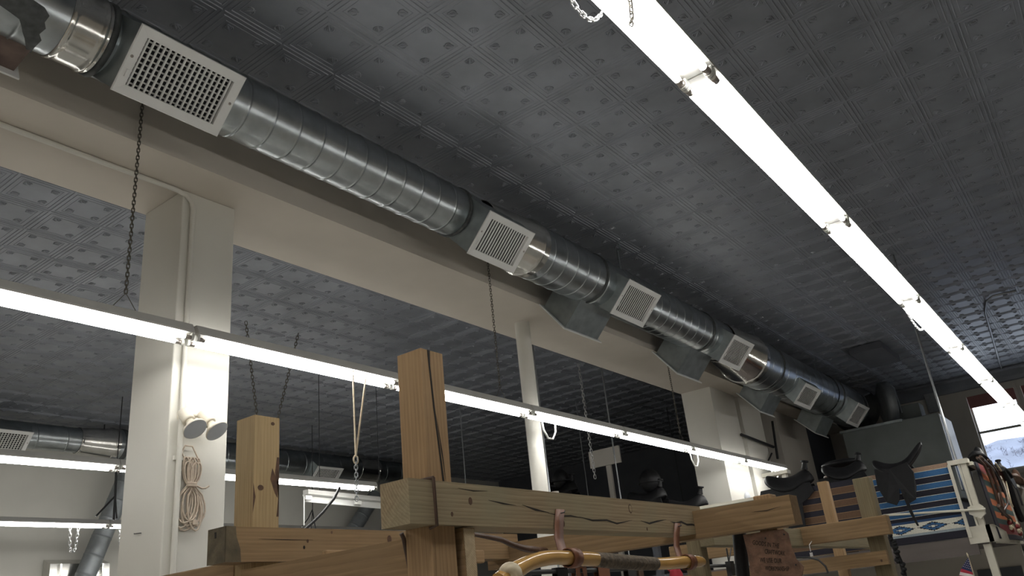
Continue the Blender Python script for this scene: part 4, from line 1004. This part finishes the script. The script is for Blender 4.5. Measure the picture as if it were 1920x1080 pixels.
for px, w_, mat, lab in ((1049, .05, 'blackl', 'black boot top hanging under the left end of the walking stick'), (1078, .018, 'strap', 'narrow reddish strap under the walking stick, leftmost'), (1091, .018, 'strap', 'narrow reddish strap under the walking stick, second'), (1127, .06, 'strap', 'wide tan strap under the bark section'), (1180, .05, 'wire', 'wide black strap under the bark section'), (1196, .03, 'leatherd', 'dark brown strap right of the wide black strap'), (1312, .03, 'blackl', 'black strap under the tip of the walking stick')):
    q = pix(px, 1064, Y=2.5)
    tag(MB().box((q.x - w_, 2.482, pipe_z - .45), (q.x + w_, 2.486, pipe_z + .014)).box((q.x - w_, 2.514, pipe_z - .4), (q.x + w_, 2.518, pipe_z + .014)).box((q.x - w_, 2.482, pipe_z + .012), (q.x + w_, 2.518, pipe_z + .018)).build('hanging_strap', mat), lab, 'strap')
q = pix(1257, 1078, Y=2.46)
tag(MB().blob((q.x, 2.42, q.z - .05), (.075, .04, .10), 0, 16, 10).tube([(q.x, 2.44, q.z), (q.x, 2.49, pipe_z + .01)], .006, 5).build('hanging_red_pouch', 'red'), 'dark red cloth pouch hanging under the right leather loop', 'pouch')
p = [pix(*k, Y=2.46) for k in ((1362, 1028), (1366, 1050), (1370, 1066), (1370, 1090))]; p2 = [pix(*k, Y=2.46) for k in ((1371, 1028), (1367, 1052))]
tag(MB().tube(p, .006, 6).tube(p2, .005, 6).obox(p[2], ((1, 0, 0), (0, 1, 0), (0, 0, 1)), (.035, .02, .05)).build('hanging_tool', 'wire'), 'black tool on two cords left of the black leather tube', 'tool')
q = pix(1521, 1039, X=6.9); tag(MB().box((6.9, q.y - .011, q.z - .018), (6.905, q.y + .011, q.z + .012)).tube([(6.903, q.y, q.z + .02), (6.903, q.y, q.z + .07), (6.99, q.y, q.z + .1)], .003, 5).build('hanging_price_tag', 'paper'), 'small white price tag beside the lower rail of the far rack', 'price tag')
p = [pix(*k, X=6.88) for k in ((1478, 1046), (1515, 1045), (1535, 1050), (1548, 1062), (1553, 1075))]
tag(MB().tube(p, .008, 6).build('hanging_cable', 'wire'), 'thin dark cable curving over the lower rail of the far rack', 'cable')
tag(MB().box((8.6, 2.9, 1.70), (8.66, 4.3, 1.86)).box((8.6, 2.95, 0), (8.66, 3.05, 1.7)).build('floor_red_board', 'strap'), 'reddish leather panel seen between the rails of the far rack', 'panel')
# shelving that the view just misses keeps bare floor out of the gaps below
# ------------------------------------------------------------------ outside the windows
b = MB(); n = 24; vs = []
for j in range(7):
    for i in range(n + 1):
        y = -60 + i * 6.0; x = 60 + j * 12
        vs.append((x, y, -6 + j * 3.75 + 1.2 * math.sin(i * .7 + j) + .5 * math.sin(i * 2.3)))
b.add(vs, [(j * (n + 1) + i, j * (n + 1) + i + 1, (j + 1) * (n + 1) + i + 1, (j + 1) * (n + 1) + i) for j in range(6) for i in range(n)], 0, True)
struct(b.build('exterior_hillside', 'hill'))
b = MB()
for k in range(700):
    x = random.uniform(122, 132) if k % 4 else random.uniform(90, 132); y = random.uniform(-25, 35); z = -6 + (x - 60) / 12 * 3.75; hgt = random.uniform(.9, 1.9)
    b.tube([(x, y, z - 1), (x + .1, y + random.uniform(-.2, .2), z + hgt)], [.06, .02], 4, caps=False)
    for q in range(5):
        t = random.uniform(.35, .9); a = random.uniform(0, 6.28)
        b.tube([(x, y, z + hgt * t), (x + .4 * math.cos(a), y + .4 * math.sin(a), z + hgt * (t + .22))], [.03, .012], 3, caps=False)
o = b.build('exterior_trees', 'tree'); tag(o, 'bare winter trees along the hillside outside the window', 'trees', kind='stuff')
